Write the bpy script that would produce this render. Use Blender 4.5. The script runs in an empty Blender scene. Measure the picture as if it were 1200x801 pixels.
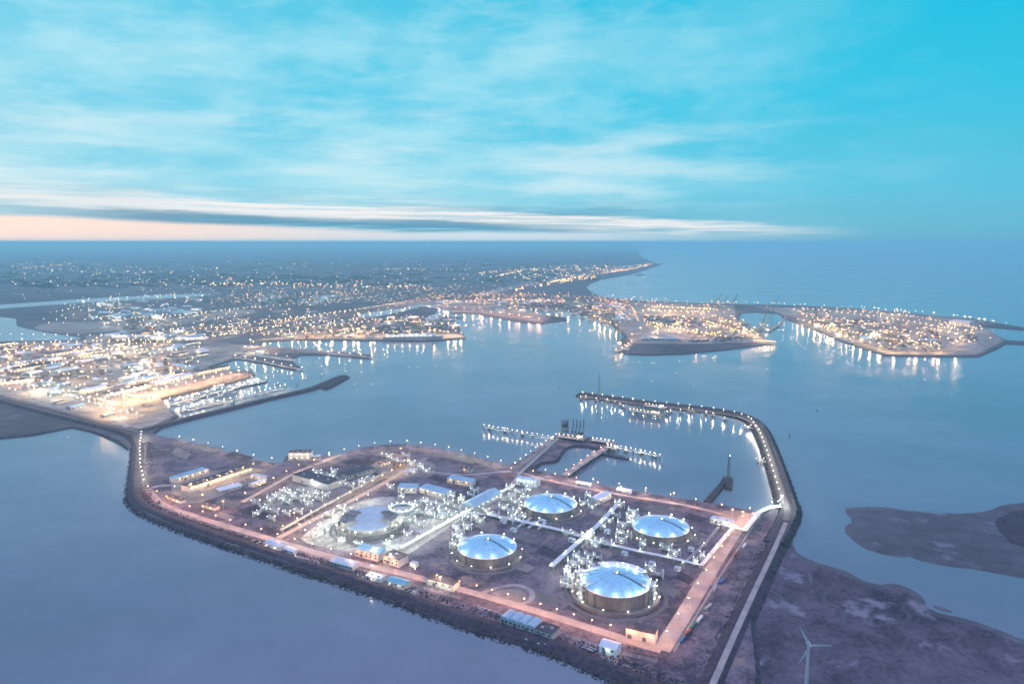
import bpy, bmesh, math, random
from mathutils import Vector, Matrix
random.seed(7)
R = math.radians
scene = bpy.context.scene
col = scene.collection

# ------------------------------------------------------------------ camera
H = 370.0                       # flying height
F = 833.0                       # focal length in photo pixels (1200 wide)
YH = 283.5                      # infinite horizon, photo row
TH = math.atan((400.5 - YH) / F)
cam = bpy.data.cameras.new("camera")
cam.lens = 36.0 * F / 1200.0
cam.sensor_width = 36.0
cam.clip_start = 1.0
cam.clip_end = 400000.0
camo = bpy.data.objects.new("camera", cam)
camo.location = (0, 0, H)
camo.rotation_euler = (math.pi / 2 - TH, 0, 0)
col.objects.link(camo)
scene.camera = camo

scene.view_settings.view_transform = 'Standard'
scene.view_settings.look = 'None'
scene.view_settings.exposure = 0.1
scene.view_settings.gamma = 1.0
scene.cycles.use_denoising = True
scene.cycles.denoiser = 'OPENIMAGEDENOISE'
scene.cycles.denoising_input_passes = 'RGB_ALBEDO_NORMAL'
scene.cycles.denoising_prefilter = 'ACCURATE'
scene.cycles.use_adaptive_sampling = False
scene.cycles.max_bounces = 5
scene.cycles.diffuse_bounces = 2
scene.cycles.glossy_bounces = 2
scene.cycles.volume_bounces = 1
scene.cycles.sample_clamp_indirect = 0.7
scene.cycles.sample_clamp_direct = 120
scene.cycles.caustics_reflective = False
scene.cycles.caustics_refractive = False
scene.cycles.filter_width = 1.6
scene.cycles.blur_glossy = 0.5


# ------------------------------------------------------------------ node helper
class NT:
    def __init__(s, tree):
        s.t = tree
        s.n = tree.nodes
        s.l = tree.links

    def put(s, sock, v):
        if isinstance(v, (int, float)):
            sock.default_value = v
        elif isinstance(v, (tuple, list)):
            if len(v) == 3 and len(sock.default_value) == 4:
                v = tuple(v) + (1,)
            sock.default_value = v
        else:
            s.l.new(v, sock)

    def m(s, op, a, b=0.0, c=0.0, clamp=False):
        n = s.n.new('ShaderNodeMath')
        n.operation = op
        n.use_clamp = clamp
        s.put(n.inputs[0], a)
        s.put(n.inputs[1], b)
        if len(n.inputs) > 2:
            s.put(n.inputs[2], c)
        return n.outputs[0]

    def step(s, x, a, b):
        n = s.n.new('ShaderNodeMapRange')
        n.interpolation_type = 'SMOOTHSTEP'
        s.put(n.inputs[0], x)
        n.inputs[1].default_value = a
        n.inputs[2].default_value = b
        n.inputs[3].default_value = 0
        n.inputs[4].default_value = 1
        return n.outputs[0]

    def mix(s, f, a, b):
        n = s.n.new('ShaderNodeMix')
        n.data_type = 'RGBA'
        s.put(n.inputs[0], f)
        s.put(n.inputs[6], a)
        s.put(n.inputs[7], b)
        return n.outputs[2]

    def ramp(s, f, stops, interp='LINEAR'):
        n = s.n.new('ShaderNodeValToRGB')
        n.color_ramp.interpolation = interp
        e = n.color_ramp.elements
        while len(e) < len(stops):
            e.new(0.5)
        for k, (p, c) in enumerate(stops):
            e[k].position = p
            e[k].color = tuple(c) + (1,)
        s.put(n.inputs[0], f)
        return n.outputs[0]

    def noise(s, vec, scale, detail=3, rough=0.55):
        n = s.n.new('ShaderNodeTexNoise')
        if vec is not None:
            s.l.new(vec, n.inputs['Vector'])
        n.inputs['Scale'].default_value = scale
        n.inputs['Detail'].default_value = detail
        n.inputs['Roughness'].default_value = rough
        return n.outputs['Fac']

    def xyz(s, a, b, c):
        n = s.n.new('ShaderNodeCombineXYZ')
        for k, v in enumerate((a, b, c)):
            s.put(n.inputs[k], v)
        return n.outputs[0]

    def split(s, v):
        n = s.n.new('ShaderNodeSeparateXYZ')
        s.l.new(v, n.inputs[0])
        return n.outputs


# ------------------------------------------------------------------ sky
SUN_AZ = -42.0          # degrees from the view axis, to the left
SUN_EL = 1.0
world = bpy.data.worlds.new("World")
scene.world = world
world.use_nodes = True
w = NT(world.node_tree)
w.n.clear()
tc = w.n.new('ShaderNodeTexCoord')
d = w.split(tc.outputs['Generated'])
az = w.m('MULTIPLY', w.m('ARCTAN2', d[0], d[1]), F)
el = w.m('MULTIPLY', w.m('ARCSINE', d[2]), F)
# streaky noises
sv = w.xyz(w.m('MULTIPLY', az, 0.006), w.m('MULTIPLY', el, 0.085), 0.0)
n1 = w.noise(sv, 1.0, 5, 0.6)
warp = w.m('MULTIPLY', w.m('SUBTRACT', n1, 0.5), 30.0)
elw = w.m('ADD', el, warp)
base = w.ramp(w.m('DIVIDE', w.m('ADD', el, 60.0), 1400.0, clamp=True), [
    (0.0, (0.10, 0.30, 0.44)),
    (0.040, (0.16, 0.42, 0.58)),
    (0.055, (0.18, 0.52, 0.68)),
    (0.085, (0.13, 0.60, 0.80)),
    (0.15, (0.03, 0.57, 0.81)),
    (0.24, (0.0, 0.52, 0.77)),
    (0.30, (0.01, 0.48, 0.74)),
    (0.40, (0.50, 0.68, 1.15)),  # unseen upper sky from here, made brighter and violet to light land and water
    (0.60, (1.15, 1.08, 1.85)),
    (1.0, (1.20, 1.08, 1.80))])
# left side is hazier and paler, right side deeper
side = w.step(az, -620.0, 420.0)
upmask = w.m('SUBTRACT', 1.0, w.step(el, 200.0, 420.0))
pale = w.m('MULTIPLY', w.m('SUBTRACT', 1.0, side), upmask)
base = w.mix(w.m('MULTIPLY', pale, 0.60), base, (0.24, 0.68, 0.86))
deep = w.m('MULTIPLY', w.step(az, 100.0, 560.0), w.m('SUBTRACT', 1.0, w.step(el, 30.0, 300.0)))
base = w.mix(w.m('MULTIPLY', deep, 0.35), base, (0.05, 0.44, 0.66))
# soft high cirrus
cv = w.xyz(w.m('ADD', w.m('MULTIPLY', az, 0.0035), w.m('MULTIPLY', el, 0.004)),
           w.m('SUBTRACT', w.m('MULTIPLY', el, 0.014), w.m('MULTIPLY', az, 0.0012)), 3.3)
c1 = w.noise(cv, 1.0, 4, 0.52)
cir = w.m('MULTIPLY', w.step(c1, 0.36, 0.72), w.m('SUBTRACT', 1.0, w.step(az, -100.0, 460.0)))
cir = w.m('MULTIPLY', cir, upmask)
base = w.mix(w.m('MULTIPLY', cir, 0.5), base, (0.55, 0.86, 0.95))
wv = w.xyz(w.m('ADD', w.m('MULTIPLY', az, 0.009), w.m('MULTIPLY', el, 0.012)),
           w.m('SUBTRACT', w.m('MULTIPLY', el, 0.05), w.m('MULTIPLY', az, 0.006)), 7.7)
wis = w.m('MULTIPLY', w.step(w.noise(wv, 1.0, 7, 0.62), 0.47, 0.72), w.m('SUBTRACT', 1.0, w.step(az, -20.0, 420.0)))
wis = w.m('MULTIPLY', w.m('MULTIPLY', wis, upmask), w.step(el, 20, 60))
base = w.mix(w.m('MULTIPLY', wis, 0.24), base, (0.62, 0.88, 0.95))
mv = w.xyz(w.m('ADD', w.m('MULTIPLY', az, 0.010), w.m('MULTIPLY', el, 0.006)), w.m('SUBTRACT', w.m('MULTIPLY', el, 0.024), w.m('MULTIPLY', az, 0.003)), 1.9)
mot = w.m('MULTIPLY', w.m('MULTIPLY', w.step(w.noise(mv, 1.0, 6, 0.6), 0.40, 0.66), upmask), w.m('SUBTRACT', 1.0, w.step(az, -130.0, 560.0)))
base = w.mix(w.m('MULTIPLY', w.m('MULTIPLY', mot, 0.42), w.step(el, 30, 90)), base, (0.50, 0.84, 0.95))
sv2 = w.xyz(w.m('MULTIPLY', az, 0.0045), w.m('MULTIPLY', el, 0.03), 9.1)
c2 = w.noise(sv2, 1.0, 4, 0.6)
mid = w.m('MULTIPLY', w.step(el, 25.0, 50.0), w.m('SUBTRACT', 1.0, w.step(el, 80.0, 190.0)))
mid = w.m('MULTIPLY', w.m('MULTIPLY', w.step(c2, 0.42, 0.68), mid), w.m('SUBTRACT', 1.0, w.step(az, -20.0, 520.0)))
base = w.mix(w.m('MULTIPLY', mid, 0.75), base, (0.66, 0.86, 0.93))
fine = w.noise(w.xyz(w.m('MULTIPLY', az, 0.008), w.m('MULTIPLY', el, 0.32), 5.0), 1.0, 5, 0.65)
# slate blue gap in the bank of cloud low in the sky
gap = w.m('MULTIPLY', w.m('MULTIPLY', w.step(elw, 6.0, 14.0), w.m('SUBTRACT', 1.0, w.step(elw, 30.0, 46.0))),
          w.m('MULTIPLY', w.step(az, -640.0, -330.0), w.m('SUBTRACT', 1.0, w.step(az, 40.0, 260.0))))
base = w.mix(w.m('MULTIPLY', w.m('MULTIPLY', gap, 0.95), w.step(fine, 0.3, 0.55)), base, (0.10, 0.37, 0.55))
low = w.m('MULTIPLY', w.m('MULTIPLY', w.step(el, 24.0, 32.0), w.m('SUBTRACT', 1.0, w.step(el, 44.0, 66.0))), w.m('SUBTRACT', 1.0, w.step(az, -260.0, 60.0)))
base = w.mix(w.m('MULTIPLY', w.m('MULTIPLY', low, 0.7), w.step(fine, 0.42, 0.62)), base, (0.22, 0.50, 0.66))
# white streak band running down to the horizon on the right
cen = w.m('SUBTRACT', 25.0, w.m('MULTIPLY', az, 0.038))
dist = w.m('ABSOLUTE', w.m('SUBTRACT', w.m('ADD', el, w.m('MULTIPLY', warp, 0.75)), cen))
thick = w.m('MULTIPLY', w.m('SUBTRACT', 10.5, w.m('MULTIPLY', az, 0.008)), w.m('ADD', 0.35, w.m('MULTIPLY', fine, 1.3)))
band = w.m('SUBTRACT', 1.0, w.step(w.m('DIVIDE', dist, thick), 0.35, 1.1))
band = w.m('MULTIPLY', band, w.m('ADD', 0.35, w.m('MULTIPLY', w.step(fine, 0.36, 0.56), 0.65)))
band = w.m('MULTIPLY', band, w.m('MULTIPLY', w.step(az, -520.0, -300.0), w.m('SUBTRACT', 1.0, w.step(az, 180.0, 400.0))))
base = w.mix(w.m('MULTIPLY', band, 0.95), base, (0.93, 0.92, 0.92))
gc = w.m('SUBTRACT', 18.0, w.m('MULTIPLY', az, 0.024))
gd = w.m('ABSOLUTE', w.m('SUBTRACT', w.m('ADD', el, w.m('MULTIPLY', warp, 0.35)), gc))
gth = w.m('MULTIPLY', w.m('SUBTRACT', 4.4, w.m('MULTIPLY', az, 0.006)), w.m('ADD', 0.45, w.m('MULTIPLY', fine, 1.1)))
slate = w.m('SUBTRACT', 1.0, w.step(w.m('DIVIDE', gd, gth), 0.5, 1.15))
slate = w.m('MULTIPLY', slate, w.m('MULTIPLY', w.step(az, -470.0, -380.0), w.m('SUBTRACT', 1.0, w.step(az, -60.0, 140.0))))
base = w.mix(w.m('MULTIPLY', slate, 0.85), base, (0.09, 0.33, 0.50))
# upper faint streak on the left
dist2 = w.m('ABSOLUTE', w.m('SUBTRACT', elw, w.m('SUBTRACT', 20.0, w.m('MULTIPLY', az, 0.045))))
band2 = w.m('MULTIPLY', w.m('SUBTRACT', 1.0, w.step(dist2, 1.0, 9.0)), w.m('SUBTRACT', 1.0, w.step(az, -330.0, -80.0)))
base = w.mix(w.m('MULTIPLY', band2, 0.75), base, (0.80, 0.87, 0.90))
# sunset band on the horizon
top = w.n.new('ShaderNodeMapRange')
w.put(top.inputs[0], az)
top.inputs[1].default_value = -470; top.inputs[2].default_value = -120
top.inputs[3].default_value = 25; top.inputs[4].default_value = 11
wb = w.m('SUBTRACT', 1.0, w.step(w.m('SUBTRACT', w.m('ADD', el, w.m('MULTIPLY', warp, 0.22)), top.outputs[0]), -3.0, 3.0))
wb = w.m('MULTIPLY', wb, w.step(el, -3.5, 3.5))
wb = w.m('MULTIPLY', wb, w.m('SUBTRACT', 1.0, w.step(az, 40.0, 430.0)))
warm = w.mix(w.step(az, -420.0, -40.0), (0.95, 0.79, 0.72), (0.70, 0.79, 0.86))
base = w.mix(w.m('MULTIPLY', wb, w.m('SUBTRACT', 1.0, w.m('MULTIPLY', w.step(az, -60, 300), 0.45))), base, warm)
# physical twilight sky under the cloud colours
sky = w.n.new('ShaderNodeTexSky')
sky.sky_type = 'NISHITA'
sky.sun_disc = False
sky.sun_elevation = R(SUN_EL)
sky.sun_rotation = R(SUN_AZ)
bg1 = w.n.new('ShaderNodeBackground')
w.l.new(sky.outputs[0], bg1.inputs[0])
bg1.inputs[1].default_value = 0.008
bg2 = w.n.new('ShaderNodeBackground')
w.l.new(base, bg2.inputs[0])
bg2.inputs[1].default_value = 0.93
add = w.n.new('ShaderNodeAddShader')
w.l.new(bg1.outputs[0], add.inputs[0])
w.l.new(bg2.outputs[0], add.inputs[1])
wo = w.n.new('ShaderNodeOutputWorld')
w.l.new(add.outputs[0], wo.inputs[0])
world.cycles.sampling_method = 'MANUAL'
world.cycles.sample_map_resolution = 512

sun = bpy.data.lights.new("sun", 'SUN')
sun.energy = 0.12
sun.angle = R(10)
sun.color = (1.0, 0.78, 0.66)
suno = bpy.data.objects.new("sun", sun)
sd = Vector((math.sin(R(SUN_AZ)) * math.cos(R(SUN_EL)), math.cos(R(SUN_AZ)) * math.cos(R(SUN_EL)), math.sin(R(SUN_EL))))
suno.rotation_euler = sd.to_track_quat('Z', 'Y').to_euler()
suno.location = (0, 0, 2000)
col.objects.link(suno)
LIGHT = 1.0             # overall strength of the harbour lamps


# ------------------------------------------------------------------ geometry helpers
def G(px, py, z=0.0):
    """ground point (height z) seen at a photo pixel"""
    u, v = px - 600.0, py - 400.5
    dy = F * math.cos(TH) - v * math.sin(TH)
    dz = -F * math.sin(TH) - v * math.cos(TH)
    t = (z - H) / dz
    return Vector((u * t, dy * t, z))


class MB:
    def __init__(s):
        s.v = []
        s.f = []
        s.mi = []
        s.cur = 0

    def add(s, vs, fs):
        o = len(s.v)
        s.v += [tuple(x) for x in vs]
        for f in fs:
            s.f.append(tuple(i + o for i in f))
            s.mi.append(s.cur)

    def box(s, c, size, rz=0.0, taper=1.0):
        """box standing on c (bottom centre)"""
        cx, cy, cz = c
        a, b, h = size[0] / 2, size[1] / 2, size[2]
        ca, sa = math.cos(rz), math.sin(rz)
        vs = []
        for z, k in ((0, 1.0), (h, taper)):
            for x, y in ((-a, -b), (a, -b), (a, b), (-a, b)):
                x *= k; y *= k
                vs.append((cx + x * ca - y * sa, cy + x * sa + y * ca, cz + z))
        s.add(vs, [(0, 3, 2, 1), (4, 5, 6, 7), (0, 1, 5, 4), (1, 2, 6, 5), (2, 3, 7, 6), (3, 0, 4, 7)])

    def prism(s, pts, z0, z1, inset=None):
        n = len(pts)
        top = inset or pts
        vs = [(p[0], p[1], z0) for p in pts] + [(p[0], p[1], z1) for p in top]
        fs = [tuple(range(n, 2 * n)), tuple(reversed(range(n)))]
        fs += [(i, (i + 1) % n, n + (i + 1) % n, n + i) for i in range(n)]
        s.add(vs, fs)

    def gable(s, c, size, rise, rz=0.0, over=0.3):
        cx, cy, cz = c
        a, b = size[0] / 2 + over, size[1] / 2 + over
        ca, sa = math.cos(rz), math.sin(rz)
        T = lambda x, y, z: (cx + x * ca - y * sa, cy + x * sa + y * ca, cz + z)
        vs = [T(-a, -b, 0), T(a, -b, 0), T(a, b, 0), T(-a, b, 0), T(-a, 0, rise), T(a, 0, rise)]
        s.add(vs, [(0, 3, 2, 1), (0, 1, 5, 4), (2, 3, 4, 5), (1, 2, 5), (3, 0, 4)])

    def barrel(s, c, size, rise, rz=0.0, seg=8):
        cx, cy, cz = c
        a, b = size[0] / 2, size[1] / 2
        ca, sa = math.cos(rz), math.sin(rz)
        T = lambda x, y, z: (cx + x * ca - y * sa, cy + x * sa + y * ca, cz + z)
        vs = []
        for x in (-a, a):
            for k in range(seg + 1):
                t = math.pi * k / seg
                vs.append(T(x, -b * math.cos(t), rise * math.sin(t)))
        n = seg + 1
        fs = [(k, k + 1, n + k + 1, n + k)[::-1] for k in range(seg)]
        fs += [tuple(range(n)), tuple(reversed(range(n, 2 * n))), (0, n, 2 * n - 1, n - 1)]
        s.add(vs, fs)

    def cyl(s, c, r, h, seg=16, r2=None, cap=True):
        r2 = r if r2 is None else r2
        cx, cy, cz = c
        vs = []
        for z, q in ((0, r), (h, r2)):
            for k in range(seg):
                t = 2 * math.pi * k / seg
                vs.append((cx + q * math.cos(t), cy + q * math.sin(t), cz + z))
        fs = [(k, (k + 1) % seg, seg + (k + 1) % seg, seg + k) for k in range(seg)]
        if cap:
            fs += [tuple(range(seg, 2 * seg)), tuple(reversed(range(seg)))]
        s.add(vs, fs)

    def ring(s, c, r0, r1, h, seg=48, a0=0.0, a1=2 * math.pi):
        cx, cy, cz = c
        full = abs(a1 - a0 - 2 * math.pi) < 1e-6
        n = seg if full else seg + 1
        vs = []
        for k in range(n):
            t = a0 + (a1 - a0) * k / seg
            for q, z in ((r0, 0), (r1, 0), (r1, h), (r0, h)):
                vs.append((cx + q * math.cos(t), cy + q * math.sin(t), cz + z))
        fs = []
        for k in range(seg):
            i, j = 4 * k, 4 * ((k + 1) % n)
            for e in range(4):
                fs.append((i + e, i + (e + 1) % 4, j + (e + 1) % 4, j + e)[::-1])
        if not full:
            fs += [(0, 1, 2, 3), tuple(4 * (n - 1) + e for e in (3, 2, 1, 0))]
        s.add(vs, fs)

    def dome(s, c, r, rise, seg=48, rings=8):
        cx, cy, cz = c
        rs = (r * r + rise * rise) / (2 * rise)
        vs = []
        for j in range(rings):
            q = r * (1 - j / rings)
            z = math.sqrt(rs * rs - q * q) - (rs - rise)
            for k in range(seg):
                t = 2 * math.pi * k / seg
                vs.append((cx + q * math.cos(t), cy + q * math.sin(t), cz + z))
        vs.append((cx, cy, cz + rise))
        fs = []
        for j in range(rings - 1):
            for k in range(seg):
                a, b = j * seg + k, j * seg + (k + 1) % seg
                fs.append((a, b, b + seg, a + seg))
        for k in range(seg):
            fs.append(((rings - 1) * seg + k, (rings - 1) * seg + (k + 1) % seg, rings * seg))
        s.add(vs, fs)

    def bar(s, p, q, w, h=None):
        """box beam from p to q"""
        p, q = Vector(p), Vector(q)
        h = h or w
        d = q - p
        L = d.length
        if L < 1e-5:
            return
        d.normalize()
        up = Vector((0, 0, 1)) if abs(d.z) < 0.95 else Vector((0, 1, 0))
        sx = d.cross(up).normalized() * (w / 2)
        sy = sx.cross(d).normalized() * (h / 2)
        vs = [p - sx - sy, p + sx - sy, p + sx + sy, p - sx + sy, q - sx - sy, q + sx - sy, q + sx + sy, q - sx + sy]
        s.add(vs, [(0, 1, 2, 3), (7, 6, 5, 4), (0, 4, 5, 1), (1, 5, 6, 2), (2, 6, 7, 3), (3, 7, 4, 0)])

    def tube(s, pts, r, seg=6):
        for a, b in zip(pts, pts[1:]):
            a, b = Vector(a), Vector(b)
            d = b - a
            if d.length < 1e-5:
                continue
            d.normalize()
            up = Vector((0, 0, 1)) if abs(d.z) < 0.95 else Vector((0, 1, 0))
            x = d.cross(up).normalized()
            y = x.cross(d).normalized()
            vs = []
            for p in (a, b):
                for k in range(seg):
                    t = 2 * math.pi * k / seg
                    vs.append(p + x * (r * math.cos(t)) + y * (r * math.sin(t)))
            fs = [(k, (k + 1) % seg, seg + (k + 1) % seg, seg + k) for k in range(seg)]
            fs += [tuple(range(seg)), tuple(reversed(range(seg, 2 * seg)))]
            s.add(vs, fs)

    def octa(s, c, r, rz=None):
        x, y, z = c
        rz = rz or r
        s.add([(x + r, y, z), (x, y + r, z), (x - r, y, z), (x, y - r, z), (x, y, z + rz), (x, y, z - rz)],
              [(0, 1, 4), (1, 2, 4), (2, 3, 4), (3, 0, 4), (1, 0, 5), (2, 1, 5), (3, 2, 5), (0, 3, 5)])

    def mesh(s, name, mats):
        me = bpy.data.meshes.new(name)
        me.from_pydata(s.v, [], s.f)
        if not isinstance(mats, (list, tuple)):
            mats = [mats]
        for m in mats:
            me.materials.append(m)
        if len(mats) > 1:
            me.polygons.foreach_set('material_index', s.mi)
        me.update()
        return me

    def build(s, name, mats, parent=None, smooth=False):
        me = s.mesh(name, mats)
        if smooth:
            me.polygons.foreach_set('use_smooth', [True] * len(me.polygons))
        o = bpy.data.objects.new(name, me)
        col.objects.link(o)
        if parent:
            o.parent = parent
        return o


def tag(o, label=None, cat=None, group=None, kind=None):
    if label: o['label'] = label
    if cat: o['category'] = cat
    if group: o['group'] = group
    if kind: o['kind'] = kind
    return o


def thing(name, loc, label, cat, group=None, rz=0.0):
    o = bpy.data.objects.new(name, None)
    o.location = loc
    o.rotation_euler = (0, 0, rz)
    o.empty_display_size = 1
    col.objects.link(o)
    return tag(o, label, cat, group)


def dup(root, loc, rz=0.0, label=None, group=None, sc=None):
    r = root.copy()
    col.objects.link(r)
    r.location = loc
    r.rotation_euler = (0, 0, rz)
    if sc: r.scale = (sc, sc, sc)
    if label: r['label'] = label
    if group: r['group'] = group
    for ch in kids.get(root.name, root.children):
        c = ch.copy()
        col.objects.link(c)
        c.parent = r
        for g in kids.get(ch.name, ()):
            e = g.copy()
            col.objects.link(e)
            e.parent = c
    return r


kids = {}


def remember(root):
    kids[root.name] = list(root.children)
    for c in root.children:
        kids[c.name] = list(c.children)


# ------------------------------------------------------------------ materials
def mat_noise(name, c1, c2, scales=((0.05, 1.0),), rough=0.9, c3=None, bump=0.0, thr=(0.35, 0.65), spec=0.3, metal=0.0):
    m = bpy.data.materials.new(name)
    m.use_nodes = True
    t = NT(m.node_tree)
    b = t.n['Principled BSDF']
    tcn = t.n.new('ShaderNodeTexCoord')
    vec = tcn.outputs['Object']
    f = None
    tot = sum(k for _, k in scales)
    for sc, k in scales:
        q = t.m('MULTIPLY', t.noise(vec, sc, 4, 0.6), k / tot)
        f = q if f is None else t.m('ADD', f, q)
    f = t.step(f, thr[0], thr[1])
    c = t.mix(f, c1, c2)
    if c3:
        g = t.step(t.noise(vec, scales[0][0] * 2.3, 5, 0.65), 0.56, 0.66)
        c = t.mix(g, c, c3)
    t.l.new(c, b.inputs['Base Color'])
    b.inputs['Roughness'].default_value = rough
    b.inputs['Metallic'].default_value = metal
    b.inputs['Specular IOR Level'].default_value = spec
    if bump:
        bn = t.n.new('ShaderNodeBump')
        bn.inputs['Strength'].default_value = bump
        bn.inputs['Distance'].default_value = 1.0
        t.l.new(f, bn.inputs['Height'])
        t.l.new(bn.outputs[0], b.inputs['Normal'])
    return m


def mat_lamp(name, c, strength):
    m = bpy.data.materials.new(name)
    m.use_nodes = True
    t = NT(m.node_tree)
    b = t.n['Principled BSDF']
    b.inputs['Base Color'].default_value = tuple(c) + (1,)
    b.inputs['Emission Color'].default_value = tuple(c) + (1,)
    b.inputs['Emission Strength'].default_value = strength * LIGHT
    m.cycles.emission_sampling = 'NONE'      # the light they cast comes from the point lamp inside each fitting
    return m


soil = mat_noise('heath_soil', (0.040, 0.036, 0.056), (0.185, 0.150, 0.175), ((0.011, 1), (0.06, .9), (0.3, .9)), 0.95, (0.24, 0.18, 0.16), thr=(0.40, 0.60))
scrub = mat_noise('dike_scrub', (0.022, 0.02, 0.032), (0.085, 0.068, 0.092), ((0.03, .6), (0.18, 1), (0.5, .8)), 0.95, bump=0.4)
rock = mat_noise('dike_rock', (0.02, 0.02, 0.028), (0.085, 0.078, 0.095), ((0.08, .6), (0.35, 1.2)), 0.85, bump=0.6)
marsh = mat_noise('marsh_ground', (0.022, 0.020, 0.034), (0.125, 0.105, 0.135), ((0.008, 1.0), (0.03, 1.0), (0.2, .8)), 0.9, (0.18, 0.17, 0.205), thr=(0.36, 0.64))
mud = mat_noise('mudflat', (0.045, 0.038, 0.05), (0.105, 0.09, 0.11), ((0.008, 1), (0.04, 1), (0.2, .6)), 0.6, (0.14, 0.135, 0.165))
wetmud = mat_noise('wet_sand', (0.075, 0.075, 0.1), (0.13, 0.13, 0.16), ((0.01, 1), (0.06, 1)), 0.35, spec=0.5)
farland = mat_noise('polder_fields', (0.045, 0.05, 0.06), (0.14, 0.13, 0.14), ((0.0012, 1), (0.006, 1.0), (0.03, .8)), 0.95)
concrete = mat_noise('concrete_yard', (0.14, 0.13, 0.12), (0.40, 0.38, 0.35), ((0.02, 1), (0.10, 1), (0.5, .6)), 0.85, thr=(0.40, 0.60))
yardmat = mat_noise('port_yard', (0.12, 0.105, 0.095), (0.36, 0.33, 0.28), ((0.006, 1), (0.03, 1), (0.15, .6)), 0.9)
asphalt = mat_noise('asphalt', (0.10, 0.095, 0.095), (0.17, 0.16, 0.16), ((0.05, 1), (0.5, .5)), 0.9)
roadcon = mat_noise('concrete_road', (0.24, 0.22, 0.21), (0.36, 0.33, 0.31), ((0.05, 1), (0.5, .5)), 0.9)
gravel = mat_noise('gravel', (0.16, 0.14, 0.13), (0.28, 0.25, 0.23), ((0.04, 1), (0.3, .8)), 0.95)
tankwall = mat_noise('tank_concrete', (0.16, 0.15, 0.155), (0.26, 0.24, 0.24), ((0.06, 1), (0.5, .6)), 0.85)
domeblue = mat_noise('dome_paint', (0.22, 0.50, 0.64), (0.34, 0.61, 0.72), ((0.05, 1), (0.6, .5)), 0.45, (0.20, 0.40, 0.50), spec=0.5, thr=(0.3, 0.7))
domegrey = mat_noise('dome_membrane', (0.34, 0.42, 0.46), (0.46, 0.53, 0.56), ((0.08, 1), (0.6, .5)), 0.6)
rib = mat_noise('dome_rib', (0.26, 0.46, 0.58), (0.32, 0.52, 0.63), ((0.2, 1),), 0.6)
steel = mat_noise('galvanised_steel', (0.35, 0.36, 0.37), (0.5, 0.5, 0.5), ((0.2, 1), (1.5, .5)), 0.5, metal=0.3)
darksteel = mat_noise('dark_steel', (0.05, 0.055, 0.07), (0.11, 0.11, 0.13), ((0.3, 1),), 0.6)
pipewhite = mat_noise('pipe_lagging', (0.6, 0.62, 0.62), (0.78, 0.78, 0.76), ((0.3, 1),), 0.5)
wallpale = mat_noise('pale_cladding', (0.5, 0.47, 0.44), (0.68, 0.64, 0.6), ((0.1, 1), (0.8, .4)), 0.7)
wallgrey = mat_noise('grey_cladding', (0.28, 0.29, 0.31), (0.42, 0.42, 0.43), ((0.1, 1), (0.8, .4)), 0.7)
wallbrick = mat_noise('brick', (0.24, 0.16, 0.13), (0.36, 0.25, 0.2), ((0.2, 1), (1.5, .6)), 0.85)
roofdark = mat_noise('bitumen_roof', (0.05, 0.05, 0.065), (0.1, 0.095, 0.11), ((0.1, 1), (0.6, .5)), 0.9)
roofblue = mat_noise('blue_metal_roof', (0.22, 0.36, 0.45), (0.33, 0.47, 0.54), ((0.08, 1), (0.6, .4)), 0.5)
roofteal = mat_noise('teal_metal_roof', (0.12, 0.36, 0.44), (0.2, 0.44, 0.5), ((0.1, 1),), 0.5)
roofpale = mat_noise('pale_metal_roof', (0.5, 0.56, 0.6), (0.66, 0.7, 0.72), ((0.1, 1), (0.7, .5)), 0.55)
roofbrown = mat_noise('brown_felt_roof', (0.13, 0.09, 0.09), (0.2, 0.15, 0.14), ((0.1, 1), (0.7, .5)), 0.85)
glass = mat_noise('window_glass', (0.03, 0.04, 0.06), (0.06, 0.08, 0.1), ((0.2, 1),), 0.15, spec=0.7)
litglass = mat_lamp('lit_window', (1.0, 0.80, 0.50), 2.2)
doormat = mat_noise('door_paint', (0.1, 0.11, 0.14), (0.16, 0.17, 0.2), ((0.3, 1),), 0.6)
hullgrey = mat_noise('hull_grey', (0.26, 0.29, 0.33), (0.38, 0.40, 0.43), ((0.08, 1),), 0.5)
hulldark = mat_noise('hull_dark', (0.03, 0.035, 0.06), (0.07, 0.07, 0.1), ((0.08, 1),), 0.5)
hullwhite = mat_noise('ship_white', (0.62, 0.63, 0.63), (0.78, 0.78, 0.76), ((0.1, 1),), 0.5)
deckmat = mat_noise('ship_deck', (0.16, 0.17, 0.18), (0.25, 0.24, 0.24), ((0.1, 1),), 0.8)
boxmats = [mat_noise('container_' + n, c, tuple(x * 1.3 for x in c), ((0.3, 1),), 0.65) for n, c in (
    ('rust', (0.22, 0.07, 0.05)), ('blue', (0.05, 0.1, 0.22)), ('grey', (0.3, 0.3, 0.31)), ('white', (0.55, 0.55, 0.53)), ('green', (0.06, 0.16, 0.1)))]
carmats = [mat_noise('car_' + n, c, tuple(min(1, x * 1.1) for x in c), ((0.3, 1),), 0.3, spec=0.6) for n, c in (
    ('white', (0.7, 0.7, 0.7)), ('silver', (0.45, 0.46, 0.48)), ('dark', (0.05, 0.05, 0.07)), ('blue', (0.07, 0.12, 0.3)))]
tyre = mat_noise('tyre_rubber', (0.02, 0.02, 0.02), (0.03, 0.03, 0.03), ((1, 1),), 0.9)
redpaint = mat_noise('red_paint', (0.4, 0.05, 0.04), (0.5, 0.08, 0.06), ((0.3, 1),), 0.5)

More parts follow.
